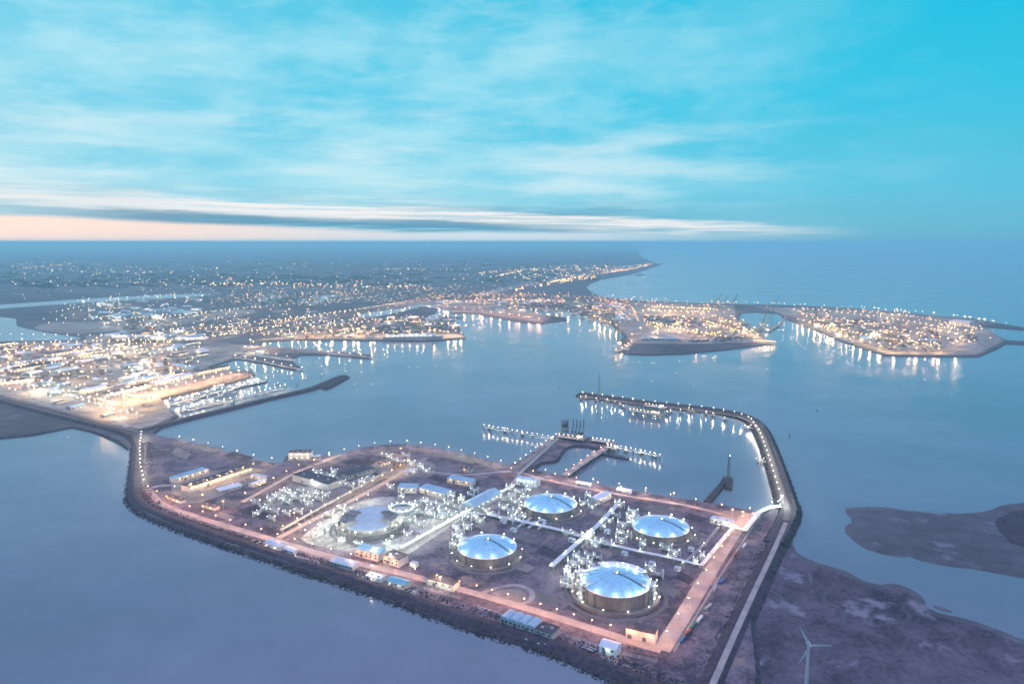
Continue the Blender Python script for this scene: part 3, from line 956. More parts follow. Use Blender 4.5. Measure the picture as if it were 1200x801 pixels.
# ------------------------------------------------------------------ storage tanks
def tank(px, py, R_, h, rise, bund, label, roofm=None, nl=9, deck=None, towers=(), bundh=2.2):
    c = G(px, py, TZ)
    t = thing('storage_tank', c, label, 'storage tank', 'round gas storage tanks')
    b = MB(); b.cyl((0, 0, 0), R_, h, 64)
    for k in range(4):
        a = math.pi / 4 + k * math.pi / 2
        b.box((R_ * math.cos(a), R_ * math.sin(a), 0), (2.4, 1.6, h), a)
    b.build('wall', tankwall, t)
    b = MB(); b.ring((0, 0, h), R_ - 0.6, R_ + 0.9, 0.8, 64)
    b.build('ring_beam', pipewhite, t)
    b = MB(); b.dome((0, 0, h + 0.3), R_ - 0.65, rise, 64, 10)
    dm = b.build('roof', roofm or domeblue, t, smooth=True)
    rs = (R_ * R_ + rise * rise) / (2 * rise)
    zz = lambda q: h + 0.3 + math.sqrt(max(0, rs * rs - q * q)) - (rs - rise)
    for k in range(16):
        a = 2 * math.pi * k / 16 + 0.1
        m = MB()
        for j in range(6):
            q0, q1 = 3 + (R_ - 5) * j / 6, 3 + (R_ - 5) * (j + 1) / 6
            m.bar((q0 * math.cos(a), q0 * math.sin(a), zz(q0) + 0.05), (q1 * math.cos(a), q1 * math.sin(a), zz(q1) + 0.05), 0.22, 0.25)
        m.build('rib', rib, dm)
    # walkway from the crown to the rim, with handrail
    a = -0.62
    m = MB()
    for j in range(7):
        q0, q1 = 2 + (R_ - 3) * j / 7, 2 + (R_ - 3) * (j + 1) / 7
        m.bar((q0 * math.cos(a), q0 * math.sin(a), zz(q0) + 0.6), (q1 * math.cos(a), q1 * math.sin(a), zz(q1) + 0.6), 1.2, 0.3)
        m.bar((q0 * math.cos(a) + 0.5, q0 * math.sin(a) + .5, zz(q0) + 1.6), (q1 * math.cos(a) + .5, q1 * math.sin(a) + .5, zz(q1) + 1.6), 0.12)
    m.build('walkway', darksteel, t)
    m = MB(); m.cyl((0, 0, h + rise - 0.2), 2.6, 1.6, 12); m.box((3.2, 0.5, h + rise - 0.3), (2, 1.5, 2.4)); m.tube([(-2, 0, h + rise), (-2, 0, h + rise + 4)], 0.25)
    m.build('roof_vent', steel, t)
    m = MB(); m.ring((0, 0, 0), bund, bund + 0.9, bundh, 64)
    m.build('bund_wall', tankwall, t)
    m = MB(); m.ring((0, 0, 0.02), R_ + 0.1, bund - 0.1, 0.06, 64)
    m.build('apron', gravel, t)
    # rim railing
    m = MB()
    for k in range(48):
        a, a2 = 2 * math.pi * k / 48, 2 * math.pi * (k + 1) / 48
        q = R_ + 0.75
        p0 = Vector((q * math.cos(a), q * math.sin(a), h + 0.8)); p1 = Vector((q * math.cos(a2), q * math.sin(a2), h + 0.8))
        m.bar(p0, p0 + Vector((0, 0, 1.1)), 0.1)
        m.bar(p0 + Vector((0, 0, 1.1)), p1 + Vector((0, 0, 1.1)), 0.09)
    m.build('railing', steel, t)
    # rim floodlights
    for k in range(nl):
        a = 2 * math.pi * (k + 0.3 * math.sin(k * 5.1)) / nl + 0.4
        q = R_ + 0.3
        m = MB(); m.tube([(q * math.cos(a), q * math.sin(a), h + 0.7), (q * math.cos(a), q * math.sin(a), h + 3.4)], 0.1, 5)
        m.cur = 1
        m.octa((q * math.cos(a), q * math.sin(a), h + 3.7), 0.8, 0.6)
        m.build('rim_lamp', [steel, lamp_cool], t)
        glow('c', P_RIM, ((q - 1.5) * math.cos(a), (q - 1.5) * math.sin(a), h + 3.4), t)
    m = MB(); m.octa((1.2, -2.0, h + rise + 2.6), 0.6, 0.5)
    m.build('crown_lamp', lamp_cool, t)
    # bund lamps
    for k in range(7):
        a = math.pi * (1.0 + 0.17 * k) + 0.1
        q = bund + 0.4
        m = MB(); m.tube([(q * math.cos(a), q * math.sin(a), bundh), (q * math.cos(a), q * math.sin(a), bundh + 2.2)], 0.1, 5)
        m.cur = 1
        m.octa((q * math.cos(a), q * math.sin(a), bundh + 2.4), 0.6, 0.45)
        m.build('bund_lamp', [steel, lamp_white], t)
        if k % 2: glow('w', P_WALL, ((q - 1.2) * math.cos(a), (q - 1.2) * math.sin(a), bundh + 2.2), t)
    # stair tower and pipe risers (west side)
    for a, w in towers:
        q = R_ + 3.2
        cx, cy = q * math.cos(a), q * math.sin(a)
        m = MB()
        for sx in (-w / 2, w / 2):
            for sy in (-2, 2):
                x, y = sx, sy
                X, Y = cx + y * math.cos(a) - x * math.sin(a), cy + y * math.sin(a) + x * math.cos(a)
                m.bar((X, Y, 0), (X, Y, h + 5), 0.5)
        for lv in range(4):
            z = 1 + (h + 3) * lv / 3
            m.box((cx, cy, z), (4.4, w + 0.4, 0.35), a)
        m.build('stair_tower', steel, t)
        for s in range(4):
            off = (s - 1.5) * w / 4
            X, Y = cx - off * math.sin(a), cy + off * math.cos(a)
            m = MB(); m.tube([(X + 1.5 * math.cos(a), Y + 1.5 * math.sin(a), 0), (X + 1.2 * math.cos(a), Y + 1.2 * math.sin(a), h + 2.6), (X - 7 * math.cos(a), Y - 7 * math.sin(a), h + 4.0), (X - 12 * math.cos(a), Y - 12 * math.sin(a), zz(R_ - 9))], 0.45, 8)
            m.build('pipe_riser', pipewhite, t)
        for s in (-1, 1):
            for z in (h * 0.45, h + 6.0):
                m = MB(); m.octa((cx - s * w * 0.5 * math.sin(a) + 2.6 * math.cos(a), cy + s * w * 0.5 * math.cos(a) + 2.6 * math.sin(a), z), 0.55, 0.4)
                m.build('tower_lamp', lamp_cool, t)
                glow('c', P_RIM, (cx - s * w * 0.5 * math.sin(a) + 3.6 * math.cos(a), cy + s * w * 0.5 * math.cos(a) + 3.6 * math.sin(a), z), t)
    if deck:
        m = MB(); m.ring((0, 0, h + 3.2), R_ - 8, R_ + 2.5, 0.5, 24, deck[0], deck[1])
        for k in range(9):
            a = deck[0] + (deck[1] - deck[0]) * k / 8
            for q in (R_ - 7.5, R_ + 2):
                m.bar((q * math.cos(a), q * math.sin(a), h - 2), (q * math.cos(a), q * math.sin(a), h + 3.2), 0.4)
        m.build('roof_deck', roofpale, t)
        for k in range(4):
            a = deck[0] + (deck[1] - deck[0]) * (k + .5) / 4
            m = MB(); m.tube([((R_ - 7.6) * math.cos(a), (R_ - 7.6) * math.sin(a), h + 3.7), ((R_ - 7.6) * math.cos(a), (R_ - 7.6) * math.sin(a), h + 6)], 0.1, 5)
            m.cur = 1
            m.octa(((R_ - 7.6) * math.cos(a), (R_ - 7.6) * math.sin(a), h + 6.2), 0.5, 0.4)
            m.build('deck_lamp', [steel, lamp_cool], t)
            glow('c', P_RIM, ((R_ - 8.6) * math.cos(a), (R_ - 8.6) * math.sin(a), h + 6), t)
    return t


tank(571, 650, 34, 10.5, 8.5, 41.5, 'blue domed round tank behind the teardrop turning loop', nl=8, towers=[(2.6, 9)])
tank(645, 597, 36, 9.5, 8.5, 43, 'blue domed round tank standing nearest the loading jetty', nl=9, towers=[(2.75, 9)])
tank(774, 624.5, 35, 9.5, 8.0, 42, 'blue domed round tank beside the white elbow pipe rack, closest to the curved breakwater', nl=8, towers=[(2.5, 9)])
tank(721, 696, 36, 15, 8.0, 45.5, 'tallest blue domed tank, with scaffold towers and a raised deck on its roof', nl=14, deck=(0.35, 1.95), towers=[(2.75, 12), (3.5, 9), (5.9, 12)], bundh=3.5)


def half_built_tank():
    c = G(433, 618, TZ)
    t = thing('unfinished_tank', c, 'floodlit grey unfinished tank in the pale concrete yard, open ring round a sloping roof', 'storage tank', 'round gas storage tanks')
    m = MB(); m.ring((0, 0, 0), 41, 42.5, 7, 64)
    for k in range(24):
        a = 2 * math.pi * k / 24
        m.box((43 * math.cos(a), 43 * math.sin(a), 0), (1.6, 1.0, 7.2), a)
    m.build('outer_wall', tankwall, t)
    m = MB(); m.cyl((0, 0, 0), 33, 9, 48)
    m.build('inner_wall', concrete, t)
    # roof: a sloping grey membrane between two pale concrete shoulders
    prof = []
    seg = 48
    vs = []
    for k in range(seg):
        a = 2 * math.pi * k / seg
        x, y = 32.9 * math.cos(a), 32.9 * math.sin(a)
        vs.append((x, y, 9.05 + 0.12 * (y + 33)))
    m = MB(); n = len(vs)
    m.add(vs + [(v[0], v[1], 8.9) for v in vs], [tuple(range(n))] + [(i + n, (i + 1) % n + n, (i + 1) % n, i) for i in range(n)])
    m.build('roof_membrane', domegrey, t)
    for s, a0, a1 in ((-1, 2.3, 3.9), (1, -0.5, 0.9)):
        m = MB(); m.ring((0, 0, 9), 19, 36, 6.5, 20, a0, a1)
        m.build('concrete_shoulder', concrete, t)
    for k in range(14):
        a = 2 * math.pi * k / 14
        m = MB(); m.tube([(42 * math.cos(a), 42 * math.sin(a), 7), (42 * math.cos(a), 42 * math.sin(a), 11)], 0.12, 5)
        m.cur = 1
        m.octa((42 * math.cos(a), 42 * math.sin(a), 11.3), 1.0, 0.7)
        m.build('rim_lamp', [steel, lamp_cool], t)
        glow('c', P_RIM * 2.2, (39.5 * math.cos(a), 40.5 * math.sin(a), 11), t)
    for k in range(6):
        m = MB(); m.bar((-18 + 7 * k, -33.5, 1), (-18 + 7 * k, -30, 10), 0.8)
        m.build('shore_prop', steel, t)
    # drum tank next to it
    c2 = G(471, 611, TZ)
    t = thing('drum_tank', c2, 'small upright drum tank wrapped in lit scaffolding beside the grey unfinished tank', 'storage tank')
    m = MB(); m.cyl((0, 0, 0), 15, 19, 40, cap=False); m.cyl((0, 0, 15.0), 14.9, 0.4, 40)
    m.build('shell', wallgrey, t)
    m = MB(); m.ring((0, 0, 19), 14, 16.2, 0.9, 40)
    m.build('top_ring', pipewhite, t)
    m = MB()
    for k in range(20):
        a = 2 * math.pi * k / 20
        m.bar((16.3 * math.cos(a), 16.3 * math.sin(a), 0), (16.3 * math.cos(a), 16.3 * math.sin(a), 21), 0.3)
    for z in (4, 9, 14):
        m.ring((0, 0, z), 15.2, 16.6, 0.25, 40)
    m.build('scaffold', steel, t)
    for k in range(12):
        a = 2 * math.pi * k / 12
        m = MB(); m.octa((16.4 * math.cos(a), 16.4 * math.sin(a), 21.4), 0.7, 0.5)
        m.build('rim_lamp', lamp_cool, t)
        if k % 2: glow('c', P_RIM, (13.5 * math.cos(a), 13.5 * math.sin(a), 22), t)
    for k in range(8):
        a = 2 * math.pi * k / 8
        m = MB(); m.octa((17.6 * math.cos(a), 17.6 * math.sin(a), 8), 0.5, 0.4)
        m.build('scaffold_lamp', lamp_cool, t)
        glow('c', P_RIM, (19.5 * math.cos(a), 19.5 * math.sin(a), 8), t)


half_built_tank()


# ------------------------------------------------------------------ buildings of the terminal
def building(p0, p1, depth, h, wallm, roofm, label, roof='flat', lit='', nwin=5, z=TZ, name='building', cat='building', group=None, doors=1, vents=2, winmat=None):
    a, b = G(p0[0], p0[1], z), G(p1[0], p1[1], z)
    L = (b - a).length
    rz = heading(a, b)
    nrm = Vector((-math.sin(rz), math.cos(rz), 0))
    if nrm.dot(a) < 0:
        a, b = b, a
        rz = heading(a, b)
        nrm = Vector((-math.sin(rz), math.cos(rz), 0))
    c = (a + b) / 2 + nrm * depth / 2
    t = thing(name, c, label, cat, group, rz)
    m = MB(); m.box((0, 0, 0), (L, depth, h))
    m.box((0, 0, 0), (L + 0.5, depth + 0.5, 0.5))
    m.build('wall', wallm, t)
    m = MB()
    if roof == 'flat':
        m.box((0, 0, h), (L - 0.6, depth - 0.6, 0.25))
        for s in (-1, 1):
            m.box((0, s * (depth / 2 - 0.2), h), (L, 0.4, 0.8))
            m.box((s * (L / 2 - 0.2), 0, h), (0.4, depth - 0.8, 0.8))
    elif roof == 'gable':
        m.gable((0, 0, h), (L, depth), depth * 0.2)
    elif roof == 'barrel':
        k = max(2, int(L / 9))
        for i in range(k):
            m.barrel((-L / 2 + (i + .5) * L / k, 0, h), (depth, L / k - 0.15), 2.2, math.pi / 2)
    elif roof == 'mono':
        vs = [(-L / 2 - .4, -depth / 2 - .4, h), (L / 2 + .4, -depth / 2 - .4, h), (L / 2 + .4, depth / 2 + .4, h + 1.6), (-L / 2 - .4, depth / 2 + .4, h + 1.6)]
        m.add(vs + [(v[0], v[1], h - 0.3) for v in vs], [(0, 1, 2, 3), (4, 7, 6, 5), (0, 4, 5, 1), (1, 5, 6, 2), (2, 6, 7, 3), (3, 7, 4, 0)])
    rf = m.build('roof', roofm, t)
    if roof == 'flat':
        for k in range(vents):
            m = MB(); m.box((-L / 2 + L * (k + .6) / (vents + .2), random.uniform(-.2, .2) * depth, h + 0.25), (min(3.0, L * .12), min(2.2, depth * .2), 1.4))
            m.build('roof_vent', steel, rf)
    fy = -depth / 2
    for k in range(nwin):
        x = -L / 2 + L * (k + 0.5) / nwin
        ww = min(2.6, L / nwin * 0.55)
        for zf in ([0.55] if h < 9 else [0.3, 0.68]):
            m = MB(); m.box((x, fy - 0.06, h * zf), (ww, 0.12, min(1.8, h * .25)))
            m.build('window', winmat or glass, t)
    for k in range(doors):
        m = MB(); m.box((-L / 2 + L * (k + 0.28) / max(1, doors), fy - 0.09, 0.5), (min(3.6, L * .2), 0.16, min(4.2, h * .5)))
        m.build('door', doormat, t)
    if lit:
        n = max(1, int(L / 11))
        for k in range(n):
            x = -L / 2 + L * (k + 0.5) / n
            m = MB(); m.bar((x, fy, h * 0.92), (x, fy - 2.2, h * 0.98), 0.15)
            m.cur = 1
            m.octa((x, fy - 2.3, h * 0.9), 0.38, 0.3)
            m.build('wall_lamp', [steel, LM[lit]], t)
            glow(lit, P_WALL, (x, fy - 3.0, h * 0.86), t)
    return t


building((416, 651), (443, 658), 16, 9, wallpale, roofblue, 'building with blue grey flat roof and pink lit wall, below the grey unfinished tank', lit='o', nwin=5, vents=1)
building((449, 659), (467, 665), 17, 9, wallpale, roofbrown, 'block with brown felt roof and pale walls at the corner of the concrete yard', lit='y', nwin=4, vents=1)
building((500, 684), (531, 693), 13, 6.5, wallpale, roofdark, 'low shed with half dark roof and brilliantly lit white end', lit='w', nwin=4, vents=0)
building((733, 747), (767, 755), 13, 10, wallpale, roofdark, 'long pale pink shed with dark blue gable roof standing alone by the road corner', 'gable', lit='', nwin=0, doors=2)
building((453, 686), (474, 692), 12, 6, wallgrey, roofteal, 'small hall with teal roof beside the row of parked cars on the dike road', 'gable', lit='w', nwin=5)
building((386, 662), (413, 669), 11, 5, wallgrey, roofblue, 'long low hut with blue roof on the dike side of the front road', 'mono', nwin=6)
building((309, 640), (328, 646), 11, 5, wallpale, roofblue, 'blue roofed hut nearest the dike bend, with white front', 'mono', lit='w', nwin=4)
building((332, 646), (344, 650), 8, 4, wallpale, roofpale, 'tiny white cabin next to the blue roofed hut at the dike bend', 'gable', nwin=2)
building((586, 731), (626, 744), 16, 7, wallgrey, roofblue, 'workshop with a row of blue barrel roofs near the dike', 'barrel', nwin=8, doors=3)
building((627, 744), (647, 751), 15, 6.5, wallgrey, roofdark, 'dark grey annexe adjoining the barrel roofed workshop', nwin=3)
building((702, 764), (722, 770), 13, 7, roofpale, roofpale, 'pale greenish tent hall by itself near the dike end', 'gable', lit='c', nwin=2)
building((222, 577), (296, 553), 20, 8, wallpale, roofdark, 'longest office building, dark flat roof with skylights and orange lit facade', lit='y', nwin=14, vents=9, winmat=litglass)
building((206, 566), (245, 554), 16, 7, wallpale, roofblue, 'office wing with pale blue roof and orange lit front next to the longest office', lit='y', nwin=8)
building((258, 578), (284, 571), 12, 4, wallgrey, roofpale, 'low pale blue shed in the shade below the longest office', 'mono', nwin=4)
building((296, 571), (312, 565), 9, 4.5, wallpale, roofpale, 'small cream shed with lit wall near the end of the longest office', 'gable', lit='y', nwin=3)
building((293, 560), (308, 563), 9, 5, wallpale, roofpale, 'cream low block behind the small cream shed', lit='y', nwin=4)
building((343, 563), (384, 575), 24, 10, wallpale, roofdark, 'windowless hall with dark flat roof and pale walls above the lit process yard', nwin=0, vents=3)
building((408, 562), (440, 553), 18, 7, wallgrey, roofdark, 'wide hall with dark blue roof beyond the process yard', 'mono', nwin=6)
building((338, 539), (364, 539), 16, 13, wallpale, roofbrown, 'tall lit pump house on the harbour shore', lit='w', nwin=4, vents=4, winmat=litglass)
building((364, 540), (376, 539), 9, 7, wallgrey, roofpale, 'low mauve annexe of the shore pump house', nwin=2, vents=1)
building((466, 577), (488, 578), 16, 8, wallpale, roofblue, 'pale blue roofed compressor hall, the shorter of two in line', 'mono', lit='w', nwin=4)
building((491, 577), (521, 585), 17, 8, wallpale, roofblue, 'longer pale blue roofed hall in line with the compressor hall', 'mono', lit='w', nwin=6)
building((524, 565), (552, 570), 14, 7, wallpale, roofblue, 'hall with blue roof and glowing orange white front by the road fork', 'mono', lit='y', nwin=5)
building((557, 600), (588, 583), 24, 8, wallgrey, roofblue, 'large slate blue roofed hall ringed by white lights near the jetty road', 'gable', lit='c', nwin=7)
building((604, 567), (629, 571), 14, 9, pipewhite, roofpale, 'white box building at the root of the loading jetty', lit='c', nwin=3)
building((700, 592), (716, 584), 14, 8, wallpale, roofpale, 'pale roofed hall between the two rear tanks', 'gable', lit='w', nwin=3)
building((832, 612), (857, 618), 12, 6, pipewhite, roofpale, 'white low switch house beside the gravel yard', lit='w', nwin=5)
building((674, 568), (691, 571), 7, 3.5, roofpale, roofpale, 'small pale canopy on the shore east of the jetty', 'mono', nwin=2)
building((722, 576), (738, 579), 8, 3.5, roofpale, roofpale, 'flat pale roofed store on the shore road', 'mono', nwin=2)
building((463, 549), (474, 547), 9, 6, wallbrick, roofbrown, 'brick hut in the orange lit yard on the curved shore', lit='o', nwin=2)
building((446, 547), (458, 543), 8, 5, wallpale, roofbrown, 'cream hut beside the brick hut on the curved shore', lit='y', nwin=2)
building((478, 557), (490, 553), 10, 5, wallpale, roofpale, 'white hut with bright lights behind the compressor halls', lit='w', nwin=3)
building((196, 584), (212, 590), 8, 4, wallpale, roofbrown, 'gatehouse at the terminal entrance beside the dike road', lit='o', nwin=4)
building((236, 594), (252, 598), 8, 4, wallpale, roofbrown, 'cabin under the brightest sodium lamp of the entrance yard', lit='y', nwin=3)
building((538, 552), (552, 554), 10, 6, wallgrey, roofbrown, 'grey hut near the harbour edge above the road fork', lit='o', nwin=3)
building((428, 678), (446, 683), 10, 4, pipewhite, roofpale, 'floodlit white cabin among parked trucks on the dike side', lit='w', nwin=3)
building((480, 663), (487, 665), 6, 4, pipewhite, roofpale, 'little white kiosk beside the front road', lit='w', nwin=1)
building((880, 606), (889, 608), 8, 5, wallpale, roofpale, 'white cabin at the breakwater root', lit='w', nwin=2)


# ring roads round the tanks and small cabins between the plant
for x, y, r in [(571, 650, 45), (645, 597, 46), (774, 624.5, 45), (721, 696, 50), (433, 618, 47)]:
    m = MB(); m.ring(tuple(G(x, y, TZ + 0.09)), r, r + 4.5, 0.02, 64)
    tag(m.build('ring_road', asphalt), kind='structure')
for x, y in [(530, 618), (598, 622), (632, 612), (708, 624), (742, 606), (760, 662), (806, 645), (660, 682), (690, 664), (586, 612), (512, 606), (666, 634), (728, 650), (790, 668), (612, 586), (480, 600)]:
    building((x, y), (x + 6, y + 1.6), 5, 3.4, pipewhite, roofpale, 'small white plant cabin among the lit pipe units', 'flat', lit='', nwin=1, vents=1, group='small plant cabins', name='plant_cabin', cat='cabin')

# ------------------------------------------------------------------ process plant
def skid_proto():
    t = thing('process_skid', PARK, 'skid', 'process unit')
    m = MB()
    for x in (-5, 0, 5):
        for y in (-3, 3):
            m.bar((x, y, 0), (x, y, 7), 0.35)
    for z in (3.5, 7):
        for y in (-3, 3):
            m.bar((-5, y, z), (5, y, z), 0.35)
        for x in (-5, 0, 5):
            m.bar((x, -3, z), (x, 3, z), 0.35)
    m.box((0, 0, 3.6), (10, 6, 0.15))
    m.build('frame', steel, t)
    m = MB(); m.tube([(-4.2, 0.8, 5.4), (4.2, 0.8, 5.4)], 1.2, 12)
    m.build('vessel', pipewhite, t)
    m = MB(); m.cyl((-6.6, 0, 0), 0.9, 10.5, 10)
    m.build('column', pipewhite, t)
    for y in (-1.6, -2.4):
        m = MB(); m.tube([(-6, y, 1.2), (4, y, 1.2), (4, y, 8.2), (7.5, y, 8.2), (7.5, y, 0.2)], 0.28, 6)
        m.build('pipe', pipewhite, t)
    for x, y, z in ((-5, -3.4, 7.8), (5, 3.2, 7.8), (1, -3.5, 4.2)):
        m = MB(); m.octa((x, y, z), 0.5, 0.4)
        m.build('lamp', lamp_cool, t)
    glow('c', P_WALL, (1, -4.2, 4.4), t)
    remember(t)
    return t


SKID = skid_proto()
ax = heading(G(400, 655), G(700, 738))
SK = [('rows of lit pipe units in the yard before the windowless hall', 'process units before the windowless hall',
       [(322, 582), (332, 578), (342, 582), (352, 578), (336, 590), (348, 587), (360, 584), (370, 580), (362, 592), (374, 587), (330, 586), (318, 588), (382, 582)]),
      ('lit pipe unit along the road behind the windowless hall', 'process units behind the windowless hall', [(372, 556), (380, 558), (388, 560), (392, 554), (400, 568), (410, 572), (424, 567), (434, 563)]),
      ('lit pipe unit in the plant between drum tank and compressor halls', 'process units by the compressor halls',
       [(496, 590), (506, 592), (516, 595), (526, 592), (536, 597), (486, 594), (528, 584), (540, 588), (552, 582), (546, 595), (458, 572), (470, 584), (504, 600), (494, 603), (518, 602), (530, 604), (556, 577)]),
      ('lit pipe unit along the foot of the large slate blue hall', 'process units by the slate blue hall', [(592, 588), (600, 583), (608, 579), (598, 574), (618, 577), (590, 597), (604, 590)]),
      ('pipe unit in the lit crossing between the four domed tanks', 'process units between the domed tanks',
       [(664, 626), (676, 630), (684, 634), (692, 629), (702, 636), (710, 640), (698, 641), (722, 606), (714, 612), (706, 619), (742, 603), (736, 610), (744, 618)]),
      ('pipe unit at the corner of the white elbow pipe rack', 'process units at the elbow pipe rack', [(814, 660), (822, 654), (780, 646), (752, 641), (790, 651)]),
      ('pipe unit on the left flank of the tallest domed tank', 'process units beside the tallest tank', [(664, 672), (672, 664), (682, 660), (668, 680), (700, 655), (690, 653)]),
      ('pipe unit between pale hall and shore road', 'process units by the pale hall', [(688, 584), (684, 592), (726, 594), (694, 596)]),
      ('pipe unit clinging to the tank behind the turning loop', 'process units by the turning loop tank', [(534, 630), (540, 624), (548, 620), (530, 640)])]
SK += [('pipe unit in the dense cluster left of the rear tank', 'process units left of the rear tank', [(600, 606), (606, 601), (612, 608), (604, 612), (611, 596)]),
       ('pipe unit in the dense cluster left of the elbow rack tank', 'process units left of the elbow rack tank', [(730, 618), (724, 626), (734, 630), (728, 636), (738, 606)]),
       ('pipe unit in front of the tallest domed tank bund', 'process units before the tallest tank', [(762, 668), (770, 676), (664, 690), (674, 656), (690, 662)]),
       ('low pipe unit on the dark ground below the compressor halls', 'process units on the dark ground', [(570, 600), (580, 606), (590, 611), (563, 612), (556, 608), (596, 600), (545, 608), (520, 606)]),
       ('pipe unit lit orange on the curved shore', 'process units on the curved shore', [(462, 540), (470, 544), (456, 536), (482, 545), (492, 549), (476, 536), (500, 553)])]
SK += [('pipe unit scattered on the heath between office and process yard', 'process units on the heath', [(300, 592), (310, 598), (322, 602), (336, 604), (318, 610), (350, 602), (300, 604)]),
       ('pipe unit in the pale yard around the unfinished tank', 'process units in the pale yard', [(378, 620), (386, 606), (400, 636), (420, 640), (452, 640), (478, 628), (492, 616), (505, 606), (400, 598), (372, 628)])]
for lb, gr, pts in SK:
    for x, y in pts:
        place(SKID, G(x, y, TZ), ax + random.choice((0, math.pi / 2, math.pi)) + random.uniform(-.04, .04), lb.replace('rows of lit pipe units', 'one of the lit pipe units'), gr, random.uniform(0.75, 1.1))


def pipe_rack(pix, label, h=5.0, n=4, w=5.0, sp=14.0, lamps=0, mat=None):
    pts = [G(x, y, TZ) for x, y in pix]
    o = pts[0].copy()
    t = thing('pipe_rack', o, label, 'pipe rack', 'pipe racks of the terminal')
    P = [p - o for p in pts]
    nr = []
    for i in range(len(P)):
        a = P[max(0, i - 1)]; b = P[min(len(P) - 1, i + 1)]
        d = (b - a).normalized()
        nr.append(Vector((d.y, -d.x, 0)))
    for i in range(len(P) - 1):
        L = (P[i + 1] - P[i]).length
        k = max(1, int(L / sp))
        for j in range(k):
            q = P[i].lerp(P[i + 1], j / k)
            d = (P[i + 1] - P[i]).normalized()
            nn = Vector((d.y, -d.x, 0))
            m = MB()
            for s in (-1, 1):
                e = q + nn * s * w / 2
                m.bar(e, e + Vector((0, 0, h + 1.5)), 0.45)
            m.bar(q - nn * w / 2 + Vector((0, 0, h - 0.4)), q + nn * w / 2 + Vector((0, 0, h - 0.4)), 0.4)
            m.build('frame', steel, t)
    for j in range(n):
        off = (j - (n - 1) / 2) * (w - 1) / max(1, n - 1)
        m = MB(); m.tube([P[i] + nr[i] * off + Vector((0, 0, h + 0.4)) for i in range(len(P))], 0.42 if j % 2 else 0.6, 8)
        m.build('pipe', mat or pipewhite, t)
    if lamps:
        for q, a in along(pix, lamps, TZ):
            q = q - o
            m = MB(); m.tube([q + Vector((0, 0, h)), q + Vector((0, 0, h + 3))], 0.1, 5)
            m.cur = 1
            m.octa(q + Vector((0, 0, h + 3.2)), 0.45, 0.35)
            m.build('lamp', [steel, lamp_cool], t)
            glow('c', P_WALL, q + Vector((0, 0, h + 2.6)), t)
    return t


pipe_rack([(646, 668), (676, 641), (700, 620), (726, 592)], 'straight pipe rack running from the tallest tank past the pale hall', 5, 5, 6, lamps=7)
pipe_rack([(690, 636), (742, 648), (790, 658), (822, 666), (858, 622)], 'white elbow shaped pipe rack turning beside the sodium lit road', 4, 4, 5, lamps=9)
pipe_rack([(572, 606), (616, 615), (656, 624), (688, 634)], 'pipe rack between the two tanks left of the crossing', 4, 5, 6, lamps=5)
pipe_rack([(470, 646), (520, 618), (560, 596), (600, 573)], 'pipe rack along the concrete yard edge towards the jetty', 5, 4, 5, lamps=9)
pipe_rack([(872, 625), (890, 603), (901, 598), (914, 596)], 'white lit pipe rack leading onto the curved breakwater', 4, 5, 7, sp=9, lamps=8)
pipe_rack([(848, 618), (872, 624)], 'short white pipe rack beside the gravel yard', 4, 4, 5, sp=9, lamps=4)
pipe_rack([(606, 560), (630, 538), (654, 516)], 'pipe rack along the rock mole of the loading jetty', 4, 4, 5, lamps=0, mat=steel)
pipe_rack([(800, 664), (826, 640), (842, 620)], 'thin pipe rack parallel to the elbow rack', 3, 2, 3, lamps=3, mat=steel)
pipe_rack([(330, 624), (372, 600), (420, 574), (452, 556)], 'dark pipe rack beside the orange lamp road', 4, 3, 4, lamps=0, mat=steel)
pipe_rack([(500, 596), (540, 603), (572, 606)], 'pipe rack linking drum tank yard and rear tanks', 4, 3, 4, lamps=4, mat=steel)
for i, (x, y) in enumerate([(607, 620), (613, 617), (619, 621), (625, 618), (631, 622)]):
    pipe_rack([(x, y), (x + 9, y - 8)], 'short slanting expansion pipe rack, one of five beside the rear tank', 2.5, 2, 3, sp=8)

# ------------------------------------------------------------------ loading jetty
def catwalk(pix, label, z=6.0, w=2.4, sp=16, group='jetty catwalks'):
    pts = [G(x, y, z) for x, y in pix]
    o = Vector((pts[0].x, pts[0].y, 0))
    t = thing('catwalk', o, label, 'catwalk', group)
    m = MB()
    for a, b in zip(pts, pts[1:]):
        m.bar(a - o, b - o, w, 0.6)
    m.build('deck', wallgrey, t)
    m = MB()
    for a, b in zip(pts, pts[1:]):
        d = (b - a).normalized(); nn = Vector((d.y, -d.x, 0)) * w / 2
        for s in (-1, 1):
            m.bar(a - o + nn * s + Vector((0, 0, 1.3)), b - o + nn * s + Vector((0, 0, 1.3)), 0.12)
    m.build('railing', steel, t)
    for a, b in zip(pts, pts[1:]):
        k = max(1, int((b - a).length / (sp * 2.4)))
        for j in range(k + 1):
            q = a.lerp(b, j / k) - o
            m = MB(); m.cyl((q.x, q.y, -3), 0.9, z + 2.7, 8); m.box((q.x, q.y, z - 1.3), (3.4, 3.4, 1.0), heading(a, b))
            m.build('pile', tankwall, t)
    return t


